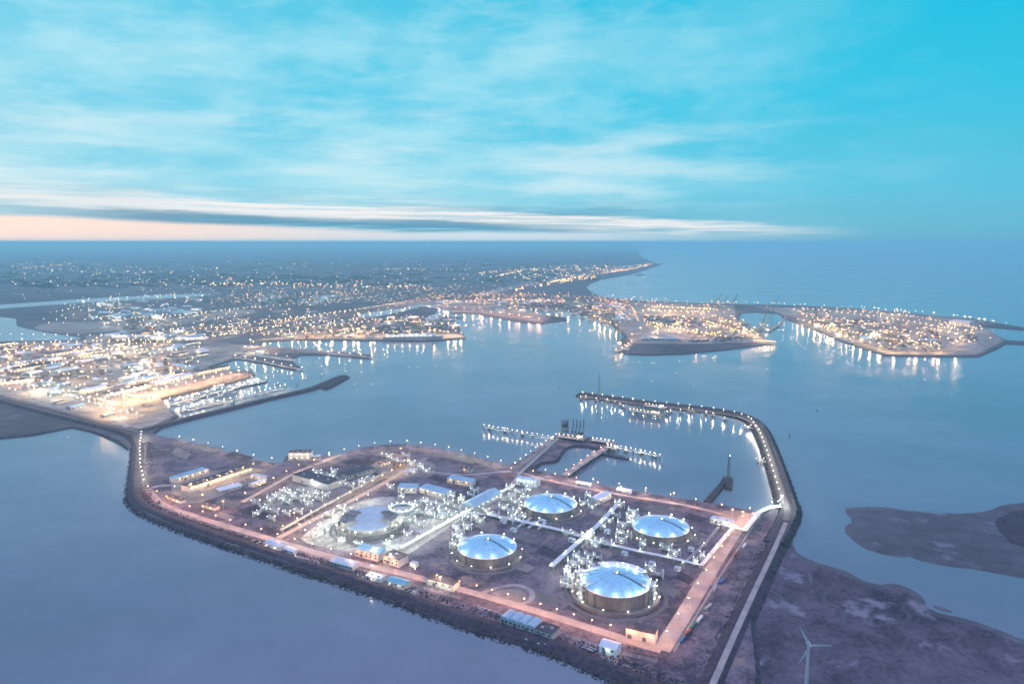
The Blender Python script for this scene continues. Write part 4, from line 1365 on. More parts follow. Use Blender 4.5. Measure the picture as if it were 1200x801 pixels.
catwalk([(567, 500), (600, 506), (648, 514)], 'long lamp lined catwalk reaching out west of the loading platform')
catwalk([(716, 523), (742, 528), (773, 535)], 'long lamp lined catwalk reaching out east of the trestle head')
lamp_row([(567, 500), (600, 506), (648, 514)], 15, 6.2, 'sw', 'white lamp on the catwalk west of the loading platform', 'lamps on the west catwalk')
lamp_row([(716, 523), (742, 528), (773, 535)], 11, 6.2, 'sw', 'white lamp on the catwalk east of the trestle head', 'lamps on the east catwalk')
lamp_row([(604, 545), (630, 525), (652, 511)], 9, 6, 'sw', 'white lamp along the rock mole of the loading jetty', 'lamps on the rock mole')
lamp_row([(664, 553), (690, 536), (712, 522)], 7, 7, 'so', 'sodium lamp on the straight trestle of the loading jetty', 'lamps on the trestle')

t = thing('trestle', G(662, 557, 0), 'straight pink lit road trestle between shore and jetty head', 'jetty')
o = G(662, 557, 0)
pts = [G(662, 557, 6) - o, G(688, 539, 6) - o, G(713, 523, 6) - o]
m = MB()
for a, b in zip(pts, pts[1:]): m.bar(a, b, 11, 1.0)
m.build('deck', roadcon, t)
for k in range(12):
    q = pts[0].lerp(pts[2], k / 11)
    m = MB(); m.bar((q.x - 4.5, q.y - 1, 4.5), (q.x + 4.5, q.y + 1, 4.5), 1.0)
    for s in (-4, 4): m.cyl((q.x + s, q.y, -3), 0.7, 8, 8)
    m.build('pile', tankwall, t)
for s in (-1, 1):
    m = MB()
    for a, b in zip(pts, pts[1:]):
        d = (b - a).normalized(); nn = Vector((d.y, -d.x, 0)) * 5.2 * s
        m.bar(a + nn + Vector((0, 0, 1.5)), b + nn + Vector((0, 0, 1.5)), 0.3)
    m.build('railing', steel, t)


def platform(px0, px1, dep, label, z=8.0, house=True, lit='w', cat='jetty platform'):
    a, b = G(px0[0], px0[1], z), G(px1[0], px1[1], z)
    L = (b - a).length; rz = heading(a, b)
    c = (a + b) / 2
    t = thing('loading_platform', Vector((c.x, c.y, 0)), label, cat, 'jetty platforms', rz)
    m = MB(); m.box((0, 0, z - 1.2), (L, dep, 1.2)); m.build('deck', tankwall, t)
    nx = max(2, int(L / 12))
    for i in range(nx + 1):
        for y in (-dep * .4, dep * .4):
            m = MB(); m.cyl((-L / 2 + 2 + (L - 4) * i / nx, y, -3), 0.9, z + 2, 8); m.build('pile', tankwall, t)
    m = MB()
    for y in (-dep / 2, dep / 2):
        m.bar((-L / 2, y, z + 1.1), (L / 2, y, z + 1.1), 0.15)
    m.build('railing', steel, t)
    if house:
        hh = MB(); hh.box((L * .3, dep * .1, z), (L * .16, dep * .5, 7)); hb = hh.build('control_house', pipewhite, t)
        hh = MB(); hh.box((L * .3, dep * .1, z + 7), (L * .18, dep * .56, 0.5)); hh.build('roof', roofdark, hb)
        hh = MB(); hh.box((L * .3, dep * .1 - dep * .25 - 0.06, z + 4), (L * .13, 0.15, 1.6)); hh.build('window', litglass, hb)
    for k in range(3):
        m = MB(); m.tube([(-L * .45, -dep * .35 + k * 1.6, z + 1), (L * .2, -dep * .35 + k * 1.6, z + 1), (L * .2, -dep * .35 + k * 1.6, z + 4), (L * .2, dep * .4, z + 4)], 0.4, 6)
        m.build('pipe', pipewhite, t)
    n = max(3, int(L / 8))
    for k in range(n):
        x = -L / 2 + L * (k + .5) / n
        m = MB(); m.tube([(x, -dep * .3, z), (x, -dep * .3, z + 5)], 0.12, 5); m.cur = 1
        m.octa((x, -dep * .3, z + 5.3), 0.7, 0.5)
        m.build('lamp', [steel, LM[lit]], t)
        if k % 2 == 0: glow(lit, P_RIM, (x, -dep * .3, z + 4.4), t)
    return t


platform((654, 510), (686, 514), 22, 'big loading platform at the elbow of the rock mole, crowded with loading arms', lit='y')
platform((693, 515), (722, 519), 12, 'slim platform joining loading platform and trestle head', house=False)
platform((712, 523), (724, 526), 14, 'small square platform at the trestle head above the moored barge', lit='w')


def arm_proto():
    t = thing('loading_arm_tower', PARK, 'arm', 'loading arm')
    m = MB(); m.cyl((0, 0, 0), 1.0, 15, 8, 0.7); m.box((0, 0, 0), (3, 3, 1)); m.build('riser', darksteel, t)
    m = MB(); m.tube([(0, 0.6, 15), (0, 4.5, 30)], 0.6, 6); m.bar((0, -1, 12), (0, -4, 9), 0.7); m.build('inboard_arm', darksteel, t)
    m = MB(); m.tube([(0, 4.5, 30), (0, 6.5, 12)], 0.5, 6); m.build('outboard_arm', darksteel, t)
    m = MB(); m.box((0, -4.6, 7.5), (2.6, 2.0, 3)); m.build('counterweight', darksteel, t)
    m = MB(); m.cyl((-0.5, 4.5, 29.2), 1.6, 1.0, 12); m.build('sheave', darksteel, t)
    remember(t)
    return t


ARM = arm_proto()
aj = heading(G(654, 510), G(686, 514))
for x in (671, 675, 679, 683):
    place(ARM, G(x, 508 + (x - 654) * 0.125, 8), aj, 'dark raised loading arm, one of four in a row on the big loading platform', 'arms on the big loading platform')
for x in (748, 752, 757):
    place(ARM, G(x, 481, 6.5), aj, 'dark loading arm on the breakwater berth platform', 'arms on the breakwater berth', 0.75)


def lattice(px, py, z, h, w, label, cat='tower', name='lattice_tower', top=None, mat=None):
    mat = mat or darksteel
    t = thing(name, G(px, py, z), label, cat)
    m = MB()
    n = max(3, int(h / (w * 1.6)))
    P = []
    for k in range(n + 1):
        q = w / 2 * (1 - 0.55 * k / n)
        P.append([Vector((sx * q, sy * q, h * k / n)) for sx, sy in ((-1, -1), (1, -1), (1, 1), (-1, 1))])
    for k in range(n):
        for j in range(4):
            m.bar(P[k][j], P[k + 1][j], 0.35)
            m.bar(P[k][j], P[k + 1][(j + 1) % 4], 0.22)
            m.bar(P[k + 1][j], P[k + 1][(j + 1) % 4], 0.22)
    m.build('lattice', mat, t)
    m = MB(); m.box((0, 0, h), (w * .9, w * .9, 0.4)); m.bar((-w * .45, -w * .45, h + 1.2), (w * .45, -w * .45, h + 1.2), .12); m.build('top_platform', mat, t)
    m = MB(); m.cyl((0, 0, h), 0.25, h * 0.12 + 2, 6, 0.1); m.build('antenna', mat, t)
    if top:
        m = MB(); m.octa((0, -w * .5, h + 1.2), 0.6); m.build('beacon', top, t)
    return t


t = thing('gangway_tower', G(662, 509, 8), 'dark square gangway tower rising beside the loading arms', 'gangway tower', rz=aj)
m = MB()
for sx in (-5, 5):
    for sy in (-4, 4):
        m.bar((sx, sy, 0), (sx, sy, 27), 0.9)
for z in (7, 14, 21, 27):
    m.box((0, 0, z), (11, 9, 0.6))
for z in (0, 7, 14, 21):
    m.bar((-5, -4, z), (5, -4, z + 7), 0.5); m.bar((5, 4, z), (-5, 4, z + 7), 0.5)
m.build('frame', darksteel, t)
m = MB(); m.box((0, 1, 14.6), (8, 6, 6)); m.build('cabin', hulldark, t)
m = MB(); m.bar((0, 4, 15), (0, 16, 22), 1.6, 1.2); m.build('gangway', darksteel, t)

lattice(702, 467, 5, 56, 4.5, 'tall thin lattice mast on the outer end of the breakwater', 'mast', 'signal_mast')
lattice(853, 572, 5, 50, 4.0, 'lone lattice mast on the little T headed mole', 'mast', 'signal_mast', lamp_white)
lattice(165, 366, PZ, 95, 9, 'very tall pylon by the inner docks, taller than anything near it', 'pylon', 'pylon', None, wallgrey)
lattice(296, 352, PZ, 85, 9, 'tall pale pylon near the small lakes', 'pylon', 'pylon', None, wallgrey)
lattice(843, 533, -1, 20, 2.2, 'thin leading light post standing in the water east of the trestle', 'post', 'navigation_post') if False else None
land('small_mole', [(825, 586), (846, 562.5), (848, 557.5), (858, 559), (857, 571), (851, 570), (850, 566), (832, 587.5)], 4.5, rock, 3, rock, 1)

# breakwater berth
platform((738, 480), (776, 486), 20, 'berth platform on the inner side of the breakwater with lit white cabins', lit='y')
platform((756, 474.5), (780, 478), 14, 'raised rear deck between breakwater road and berth platform', z=9, lit='w')


def dolphin_proto():
    t = thing('mooring_dolphin', PARK, 'dolphin', 'mooring dolphin')
    m = MB(); m.cyl((0, 0, 3), 4.2, 2.4, 10); m.build('cap', tankwall, t)
    for k in range(5):
        a = 2 * math.pi * k / 5
        m = MB(); m.tube([(3.6 * math.cos(a), 3.6 * math.sin(a), -3), (2.6 * math.cos(a), 2.6 * math.sin(a), 3.2)], 0.55, 6); m.build('pile', darksteel, t)
    m = MB(); m.cyl((1.5, 0, 5.4), 0.5, 1.2, 8); m.cyl((-1.5, 0, 5.4), 0.5, 1.2, 8); m.build('bollard', darksteel, t)
    m = MB(); m.tube([(0, 2, 5.4), (0, 2, 9.4)], 0.1, 5); m.cur = 1; m.octa((0, 2, 9.7), 0.6, 0.5); m.build('lamp', [steel, lamp_white], t)
    glow('w', 2500, (0, 2, 8.8), t)
    remember(t)
    return t


DOL = dolphin_proto()
for x, y in [(681, 469), (687, 468.5), (699, 471), (712, 472), (721, 475), (727, 477), (731, 480), (782, 487), (786, 485), (798, 485), (808, 482.5), (812, 484.5), (828, 487), (836, 489), (850, 494)]:
    place(DOL, G(x, y, 0), 0.4, 'mooring dolphin with a lamp on the inner side of the breakwater', 'dolphins of the breakwater berth')
for x, y in [(574, 504), (592, 507), (612, 511), (734, 531), (752, 534), (767, 537)]:
    place(DOL, G(x, y, 0), 0.4, 'mooring dolphin under the catwalks of the loading jetty', 'dolphins of the loading jetty')

# breakwater lamps
lamp_row([(920.5, 590), (913, 566), (904, 538), (894, 512), (884, 497)], 17, 6.0, 'w', 'white lamp along the inner edge of the curved breakwater road', 'lamps on the bend of the breakwater', -4.8)
lamp_row([(880, 494.5), (868, 489), (842, 483.5), (800, 478.5), (760, 474.5), (720, 469), (684, 464.3)], 17, 6.0, 'w', 'white lamp along the straight part of the breakwater road', 'lamps on the straight breakwater', -4.8)
lamp_row([(905, 598), (914, 597), (918, 590)], 5, 5, 'c', 'cool white lamp where the breakwater leaves the shore', 'lamps at the breakwater root')
for x, y, lb in [(879, 503, 'small lit landing stage at the bend of the breakwater'), (894, 543, 'small lit landing stage half way along the breakwater')]:
    c = G(x, y, 0)
    t = thing('landing_stage', c, lb, 'landing stage')
    m = MB(); m.box((0, 0, 3), (22, 9, 0.8)); m.build('deck', tankwall, t)
    for sx in (-9, 0, 9):
        m = MB(); m.cyl((sx, -3, -3), 0.7, 6, 8); m.build('pile', darksteel, t)
    m = MB(); m.box((-4, 1, 3.8), (6, 4, 3)); m.build('shelter', pipewhite, t)
    for sx in (-10, 2):
        m = MB(); m.tube([(sx, 3, 3.8), (sx, 3, 8)], 0.1, 5); m.cur = 1; m.octa((sx, 3, 8.2), .5); m.build('lamp', [steel, lamp_white], t)

# ------------------------------------------------------------------ terminal lamps
RW = [('w', [(168, 512), (166, 530), (167, 550), (171, 570)], 14, 'white lamp lining the neck road onto the terminal', 'lamps on the neck road'),
      ('o', [(176, 578), (205, 594), (240, 608)], 6, 'sodium lamp along the entrance road bend', 'lamps at the entrance'),
      ('o', [(255, 613), (330, 636), (400, 656), (470, 672), (540, 692)], 14, 'sodium lamp along the front road by the dike', 'lamps on the front road'),
      ('o', [(560, 697), (620, 714), (690, 737), (762, 757)], 11, 'sodium lamp along the front road past the turning loop', 'lamps past the turning loop'),
      ('o', [(778, 752), (802, 715), (832, 667), (858, 626), (876, 604)], 11, 'sodium lamp along the road climbing to the breakwater', 'lamps on the breakwater approach'),
      ('y', [(330, 626), (362, 609), (400, 590), (440, 569), (478, 547)], 12, 'orange lamp along the road past the grey unfinished tank', 'lamps on the orange road'),
      ('o', [(600, 556), (660, 564), (720, 577), (800, 590), (846, 600)], 10, 'pinkish lamp along the shore road east of the jetty', 'lamps on the east shore road'),
      ('w', [(212, 518), (250, 527), (290, 538), (320, 544)], 7, 'white lamp on the dark heath along the harbour edge', 'lamps on the heath edge'),
      ('w', [(385, 538), (420, 529), (450, 524), (480, 523), (520, 529), (560, 539), (588, 547)], 13, 'white lamp along the curved shore of the terminal', 'lamps on the curved shore'),
      ('y', [(286, 586), (318, 569), (350, 552), (385, 540)], 7, 'warm lamp on the road behind the windowless hall', 'lamps on the hall road'),
      ('y', [(205, 578), (235, 573), (262, 564), (296, 551)], 7, 'warm lamp before the longest office', 'lamps at the offices'),
      ('w', [(640, 558), (690, 568), (740, 577), (790, 586)], 6, 'white lamp on the shore embankment east of the jetty', 'lamps on the east embankment'),
      ('c', [(456, 660), (500, 634), (545, 605)], 8, 'cool white lamp along the edge of the concrete yard', 'lamps on the yard edge'),
      ('c', [(360, 630), (400, 640), (440, 652)], 5, 'cool white lamp along the front of the concrete yard', 'lamps on the yard front'),
      ('c', [(362, 622), (396, 604), (430, 588)], 6, 'cool white lamp along the back of the concrete yard', 'lamps on the yard back')]
for key, pix, n, lb, gr in RW:
    lamp_row(pix, n, TZ, key, lb, gr, 4.0)
for x, y, k, lb in [(238, 590, 'y', 'brightest sodium floodlight of the entrance yard'), (262, 598, 'o', 'shorter sodium floodlight left of the heath in the entrance yard'),
                    (345, 612, 'o', 'sodium floodlight mast where the orange road meets the front road'), (352, 626, 'o', 'sodium floodlight mast at the tip of the concrete yard'),
                    (412, 606, 'c', 'cool floodlight mast on the far rim of the grey unfinished tank'), (385, 632, 'c', 'cool floodlight mast at the near edge of the concrete yard'),
                    (505, 612, 'c', 'cool floodlight mast on the east edge of the concrete yard'), (460, 640, 'c', 'cool floodlight mast between unfinished tank and brown roofed block'),
                    (448, 540, 'y', 'warm floodlight mast in the yard on the curved shore'), (470, 534, 'o', 'sodium floodlight mast nearest the curved shore'),
                    (870, 611, 'o', 'sodium floodlight mast in the gravel yard at the breakwater root'), (858, 608, 'o', 'sodium floodlight mast beside the white switch house'),
                    (340, 584, 'c', 'cool floodlight mast among the process units'), (366, 572, 'c', 'cool floodlight mast behind the windowless hall'),
                    (540, 590, 'c', 'cool floodlight mast in the plant east of the drum tank'), (600, 580, 'c', 'cool floodlight mast beside the slate blue hall'),
                    (690, 634, 'c', 'cool floodlight mast in the crossing between the domed tanks'), (664, 676, 'c', 'cool floodlight mast beside the tallest domed tank'),
                    (516, 690, 'w', 'white floodlight by the shed with the lit end'), (436, 676, 'w', 'white floodlight over the parked trucks by the dike')]:
    place(MASTS[k], G(x, y, TZ), 0, lb, 'floodlights of the gas terminal', 0.55)

# ------------------------------------------------------------------ vehicles
def car_proto(m_):
    t = thing('parked_car', PARK, 'car', 'car')
    m = MB(); m.box((0, 0, 0.35), (4.4, 1.8, 0.6), 0, 0.97); m.build('body', m_, t)
    m = MB(); m.box((-0.2, 0, 0.95), (2.5, 1.65, 0.55), 0, 0.75); m.build('cabin', glass, t)
    for sx in (-1.35, 1.35):
        for sy in (-0.85, 0.85):
            m = MB(); m.tube([(sx, sy - .1, 0.33), (sx, sy + .1, 0.33)], 0.33, 8); m.build('wheel', tyre, t)
    remember(t)
    return t


CARS = [car_proto(m_) for m_ in carmats]
for i, (a, b, n, lb, gr) in enumerate([((480, 689), (492, 693), 7, 'car parked beside the teal roofed hall', 'cars by the teal hall'), ((476, 691), (488, 696), 6, 'car in the second row by the teal roofed hall', 'cars by the teal hall, second row'),
                                      ((566, 714), (582, 720), 7, 'car parked in line on the dike before the barrel roofed workshop', 'cars on the dike'),
                                      ((590, 737), (612, 744), 12, 'car parked in front of the barrel roofed workshop', 'cars at the workshop'), ((584, 733), (600, 738), 7, 'car in the inner row at the barrel roofed workshop', 'cars at the workshop, inner row'),
                                      ((614, 747), (632, 753), 6, 'car parked beside the dark annexe', 'cars at the annexe'), ((636, 752), (652, 759), 5, 'car on the verge past the dark annexe', 'cars on the verge'),
                                      ((682, 756), (698, 763), 7, 'car parked before the pale tent hall', 'cars at the tent hall'), ((704, 772), (722, 777), 5, 'car parked below the pale tent hall', 'cars below the tent hall'),
                                      ((345, 652), (372, 660), 12, 'car parked between the white cabin and the long hut', 'cars along the hut'), ((288, 629), (306, 637), 7, 'car parked near the dike bend', 'cars at the dike bend'),
                                      ((418, 674), (440, 682), 8, 'vehicle parked around the floodlit white cabin', 'cars at the floodlit cabin'), ((730, 756), (752, 762), 4, 'car parked below the lone pink shed', 'cars at the pink shed'),
                                      ((264, 570), (290, 562), 10, 'car parked along the longest office', 'cars at the office')]):
    for q, h in along([a, b], n, TZ + 0.6 if i < 12 else TZ + 0.1):
        if random.random() < 0.12:
            continue
        ci = random.choice((0, 0, 1, 2, 3))
        cn = ('white', 'silver', 'dark', 'blue')[ci]
        place(CARS[ci], q, h + math.pi / 2 + random.uniform(-.06, .06), cn + ' ' + lb, cn + ' ' + gr)


# ------------------------------------------------------------------ ships
def ship(p0, p1, beam, label, kind, z=0.0, cat='ship', hull=None, group=None, lit='w'):
    a, b = G(p0[0], p0[1], z), G(p1[0], p1[1], z)
    L = (b - a).length
    rz = heading(a, b)
    t = thing({'ferry': 'ferry', 'navy': 'naval_ship', 'barge': 'barge', 'boat': 'work_boat', 'cargo': 'cargo_ship'}[kind], (a + b) / 2, label, cat, group, rz)
    hh = {'ferry': 12, 'navy': 5, 'barge': 3.2, 'boat': 2.2, 'cargo': 8}[kind]
    def outline(s, k=1.0):
        hb = beam / 2 * k
        bow = L / 2 * s
        return [(-L / 2 * s, -hb * .86), (-L * .42, -hb), (L * .28, -hb), (L * .42, -hb * .55), (bow, 0), (L * .42, hb * .55), (L * .28, hb), (-L * .42, hb), (-L / 2 * s, hb * .86)]
    m = MB(); m.prism(outline(.94, .9), -1.5, hh, outline(1.0))
    m.build('hull', hull or hullgrey, t)
    m = MB(); m.prism([(x * .97, y * .92) for x, y in outline(1)], hh + .02, hh + .2); m.build('deck', deckmat, t)
    def lampset(pts):
        for q in pts:
            m = MB(); m.octa(q, 0.7 if L > 60 else .5, 0.5); m.build('lamp', LM[lit], t)
            if L > 40: glow(lit, 5000, (q[0], q[1], q[2] + 1.2), t)
    if kind == 'ferry':
        m = MB(); m.box((-L * .04, 0, hh + .2), (L * .8, beam * .94, 8)); s = m.build('superstructure', hullwhite, t)
        for zf in (2, 5):
            for sd in (-1, 1):
                for k in range(10):
                    m = MB(); m.box((-L * .4 + L * .075 * k, sd * beam * .47, hh + zf), (L * .05, .3, 1.2)); m.build('window', litglass, s)
        m = MB(); m.box((L * .24, 0, hh + 8.2), (L * .1, beam * .9, 5)); m.build('bridge', hullwhite, t)
        m = MB(); m.box((-L * .28, 0, hh + 8.2), (L * .06, beam * .35, 9), 0, .8); m.build('funnel', hulldark, t)
        m = MB(); m.cyl((L * .22, 0, hh + 13), .4, 10, 6, .15); m.build('mast', steel, t)
        lampset([(x * L, y * beam, hh + 9.5) for x in (-.42, -.3, -.18, -.06, .06, .16) for y in (-.46, .3)])
    elif kind == 'navy':
        m = MB(); m.box((0, 0, hh + .2), (L * .42, beam * .8, 5), 0, .92); m.box((L * .08, 0, hh + 5.2), (L * .16, beam * .7, 5), 0, .85); s = m.build('superstructure', hullgrey, t)
        m = MB(); m.box((L * .1, 0, hh + 7.4), (L * .163, beam * .66, 1)); m.build('window', litglass, s)
        m = MB(); m.cyl((L * .03, 0, hh + 10), .7, 13, 6, .2); m.bar((L * .03, -3, hh + 17), (L * .03, 3, hh + 17), .3); m.build('mast', hullgrey, t)
        m = MB(); m.box((-L * .1, 0, hh + 5.2), (L * .07, beam * .4, 4.5), 0, .8); m.build('funnel', hullgrey, t)
        m = MB(); m.cyl((L * .33, 0, hh + .2), 1.8, 1.8, 8); m.tube([(L * .33, 0, hh + 1.4), (L * .41, 0, hh + 2.2)], .25); m.build('gun', hullgrey, t)
        lampset([(L * .2, beam * .3, hh + 8), (-L * .15, -beam * .3, hh + 7), (-L * .35, 0, hh + 4), (L * .03, 0, hh + 15)])
    elif kind == 'barge':
        m = MB(); m.box((-L * .38, 0, hh), (L * .1, beam * .7, 5)); m.build('wheelhouse', hullgrey, t)
        for k in range(4):
            m = MB(); m.box((-L * .22 + L * .16 * k, 0, hh + .2), (L * .14, beam * .66, .9)); m.build('hatch', hulldark, t)
        m = MB(); m.cyl((-L * .3, 0, hh), .2, 9, 5); m.build('mast', darksteel, t)
    elif kind == 'boat':
        m = MB(); m.box((L * .05, 0, hh + .2), (L * .3, beam * .6, 2.6), 0, .85); s = m.build('wheelhouse', hullwhite, t)
        m = MB(); m.box((L * .05, 0, hh + 1.7), (L * .28, beam * .58, .7)); m.build('window', glass, s)
        m = MB(); m.cyl((0, 0, hh + 2.6), .12, 5, 5); m.build('mast', steel, t)
        lampset([(0, 0, hh + 5)])
    elif kind == 'cargo':
        m = MB(); m.box((-L * .38, 0, hh), (L * .1, beam * .85, 13)); s = m.build('superstructure', hullwhite, t)
        m = MB(); m.box((-L * .38, 0, hh + 10.5), (L * .102, beam * .86, 1.4)); m.build('window', litglass, s)
        for k in range(5):
            m = MB(); m.box((-L * .24 + L * .12 * k, 0, hh + .2), (L * .1, beam * .75, 2)); m.build('hatch', deckmat, t)
        for k in range(2):
            m = MB(); m.cyl((-L * .12 + L * .3 * k, 0, hh), .6, 16, 6); m.bar((-L * .12 + L * .3 * k, 0, hh + 8), (-L * .02 + L * .3 * k, 0, hh + 18), .5); m.build('crane', darksteel, t)
        lampset([(-L * .3, 0, hh + 12), (0, beam * .3, hh + 8), (L * .3, 0, hh + 7)])
    return t


ship((448, 398.5), (520, 397), 26, 'long pale ship with tiers of lit windows, largest ship of the harbour', 'ferry')
ship((704, 532), (738, 539), 11, 'long dark barge moored under the east catwalk', 'barge', hull=hulldark, cat='barge')
ship((238, 462), (272, 453), 13, 'grey naval ship with warm lights on the inner pier', 'navy', group='ships at the naval piers')
ship((276, 455), (312, 446), 14, 'brightly lit grey naval ship nearest the pier tip', 'navy', group='ships at the naval piers')
ship((222, 479), (262, 471), 10, 'grey naval ship between the piers and the rock mole', 'navy')
ship((252, 467), (280, 460), 8, 'small grey ship moored behind the two piers', 'navy')
ship((300, 417), (346, 424), 18, 'broad white ship moored along the curved white pier', 'cargo', hull=hullwhite)
ship((724, 407), (737, 411), 16, 'white ship at the sharp corner of the container terminal', 'cargo', hull=hullwhite)
ship((640, 372), (663, 374), 12, 'dark ship moored at the tip of the fuel pier', 'cargo', hull=hulldark)
ship((955, 384), (974, 392), 22, 'cargo ship with bright deck lights along the right hand container quay'.replace('right hand', 'outer'), 'cargo')
ship((980, 396), (1000, 403), 20, 'white ship moored next along the outer container quay', 'cargo', hull=hullwhite)
ship((200, 452), (222, 447), 9, 'little grey ship beside the white workshop halls', 'navy')
ship((745, 322.5), (755, 322.5), 20, 'dark ship alone on the open sea beyond the beach', 'cargo', hull=hulldark)
for x, y, dx in [(196, 470, 7), (206, 470, 7), (216, 468, 7), (227, 464, 8), (236, 466, 7), (212, 483, 9), (232, 474, 8), (300, 458, 8), (322, 452, 7), (268, 474, 8)]:
    ship((x, y), (x + dx, y - 1.6), 4.5, 'small work boat moored between the naval piers', 'boat', cat='boat', group='work boats at the naval piers')

# naval piers
def pier(pix, w, label, lit, nl, z=3.5):
    pts = [G(x, y, z) for x, y in pix]
    o = Vector((pts[0].x, pts[0].y, 0))
    t = thing('pier', o, label, 'pier', 'harbour piers')
    m = MB()
    for a, b in zip(pts, pts[1:]): m.bar(a - o, b - o, w, 1.2)
    m.build('deck', concrete, t)
    n = 0
    for a, b in zip(pts, pts[1:]):
        k = max(1, int((b - a).length / 28))
        for j in range(k + 1):
            q = a.lerp(b, j / k) - o
            m = MB(); m.cyl((q.x, q.y, -3), 1.2, z + 2.6, 8); m.build('pile', tankwall, t)
    for q, a in along(pix, nl, z):
        q = q - o
        m = MB(); m.tube([q + Vector((0, 0, .5)), q + Vector((0, 0, 8))], 0.14, 5); m.cur = 1; m.octa(q + Vector((0, 0, 8.3)), 1.0, .7); m.build('lamp', [steel, LM[lit]], t)
        glow(lit, 9000, q + Vector((0, 0, 7.2)), t)
    return t


pier([(196, 475), (240, 463), (280, 453), (312, 446)], 14, 'broad pale pier with lit ships on both sides', 'c', 14)
pier([(215, 482), (260, 472), (300, 463), (334, 454)], 7, 'dotted narrow pier closest to the rock mole', 'w', 18)
pier([(276, 419), (310, 424), (336, 430), (354, 433)], 9, 'curved white pier ending in a small T', 'w', 8)
pier([(385, 414), (410, 416.5), (436, 419)], 14, 'dark mole extension with a white lit end', 'w', 5)
pier([(884, 401), (898, 402), (908, 402.5)], 12, 'low pier with bright lamps off the container terminal corner', 'y', 8)
pier([(884, 385), (900, 383), (918, 381.5)], 12, 'dark finger pier in the lock channel', 'w', 3)
pier([(900, 388), (912, 381), (920, 373)], 12, 'dark slanting pier beside the outer container quay', 'w', 3)
pier([(722, 412), (730, 409), (740, 402)], 18, 'lit jetty at the sharp corner of the container terminal', 'y', 5)
pier([(505, 360.5), (512, 359.5)], 30, 'dark lock head across the inner canal', 'w', 2)

# ------------------------------------------------------------------ far port
QS = [((70, 403), 'c')]
AREAS = [  # polygon, masts, keys, label, group
    ([(0, 404), (140, 401), (150, 425), (60, 440), (0, 446)], 34, 'yyow', 'floodlight mast over the yellow lit yards at the western edge of the port', 'masts of the western yards'),
    ([(140, 402), (250, 402), (236, 430), (200, 450), (150, 452), (120, 430)], 36, 'ccwy', 'floodlight mast among the pale halls of the naval base', 'masts of the naval base'),
    ([(40, 445), (150, 440), (186, 470), (168, 498), (140, 494), (60, 472)], 30, 'cyyw', 'floodlight mast in the paved yards behind the sea dike', 'masts behind the sea dike'),
    ([(250, 404), (330, 406), (420, 413), (340, 411), (280, 417)], 14, 'wyo', 'floodlight mast along the roots of the curved pier', 'masts at the curved pier'),
    ([(320, 393), (350, 385), (440, 390), (540, 390), (540, 395), (330, 396.5)], 26, 'yyow', 'floodlight mast along the quay of the long pale ship', 'masts of the long quay'),
    ([(505, 354), (600, 351), (660, 355), (600, 360), (650, 371), (632, 376), (575, 367), (520, 360)], 36, 'ooyy', 'sodium floodlight mast on the fuel pier and its yards', 'masts of the fuel pier'),
    ([(660, 355), (738, 355), (735, 388), (714, 373)], 18, 'ooyw', 'sodium floodlight mast along the curved quay before the container terminal', 'masts of the curved quay'),
    ([(745, 384), (806, 384), (806, 397), (740, 398)], 16, 'yyoy', 'floodlight mast in the bright yard of the container terminal', 'masts of the bright yard'),
    ([(806, 370), (860, 372), (893, 396), (850, 401), (808, 402)], 22, 'yyow', 'floodlight mast among the container stacks', 'masts among the stacks'),
    ([(930, 372), (1000, 378), (1090, 398), (1130, 410), (1040, 413), (960, 383)], 34, 'oyyy', 'floodlight mast in the outer container terminal', 'masts of the outer terminal'),
    ([(900, 361), (1060, 368), (1150, 384), (1160, 404), (1080, 384), (980, 370)], 26, 'yyow', 'floodlight mast along the sea wall of the outer terminal', 'masts of the sea wall')]
for poly, n, keys, lb, gr in AREAS:
    for k in range(int(n * .5)):
        x, y = rand_in(poly)
        place(MAST[random.choice(keys)], G(x, y, PZ), 0, lb, gr, random.uniform(0.8, 1.15))
for pix, n, key, lb, gr in [([(146, 474), (200, 461), (250, 449), (290, 440)], 14, 'y', 'warm mast in the row along the naval quay edge', 'masts on the naval quay edge'),
                            ([(160, 466), (220, 452), (280, 438)], 9, 'o', 'sodium mast in the row behind the naval quay', 'masts behind the naval quay'),
                            ([(310, 397), (380, 394), (450, 394), (540, 394)], 16, 'y', 'warm mast in the row along the long straight quay', 'masts on the long straight quay'),
                            ([(515, 361), (570, 368), (632, 377)], 12, 'o', 'sodium mast in the row along the fuel pier edge', 'masts on the fuel pier edge'),
                            ([(640, 364), (690, 371), (722, 386)], 10, 'y', 'warm mast in the row along the curved quay edge', 'masts on the curved quay edge'),
                            ([(935, 378), (975, 391), (1010, 404), (1040, 413), (1100, 414)], 16, 'y', 'warm mast in the row along the outer quay edge', 'masts on the outer quay edge'),
                            ([(850, 380), (876, 392), (897, 399)], 8, 'y', 'warm mast in the row along the lock channel', 'masts along the lock channel')]:
    for q, h in along(pix, n, PZ):
        place((MAST if 'naval' in gr else MASTQ)[key], q, h, lb, gr, random.uniform(.65, .85))
for x, y, k, lb in [(150, 489, 'y', 'blazing yellow floodlight mast where mole and dike meet'), (118, 484, 'y', 'blazing yellow floodlight mast just behind the dike'), (35, 464, 'y', 'yellow floodlight mast behind the dike near a dark roofed row'),
                    (75, 440, 'y', 'brightest yellow floodlight mast of the western yards'), (188, 421, 'y', 'yellow floodlight mast over the pale halls'), (8, 420, 'y', 'yellow floodlight mast at the western limit of the port')]:
    place(MAST[k], G(x, y, PZ), 0, lb, 'blazing yellow floodlights', 1.3)
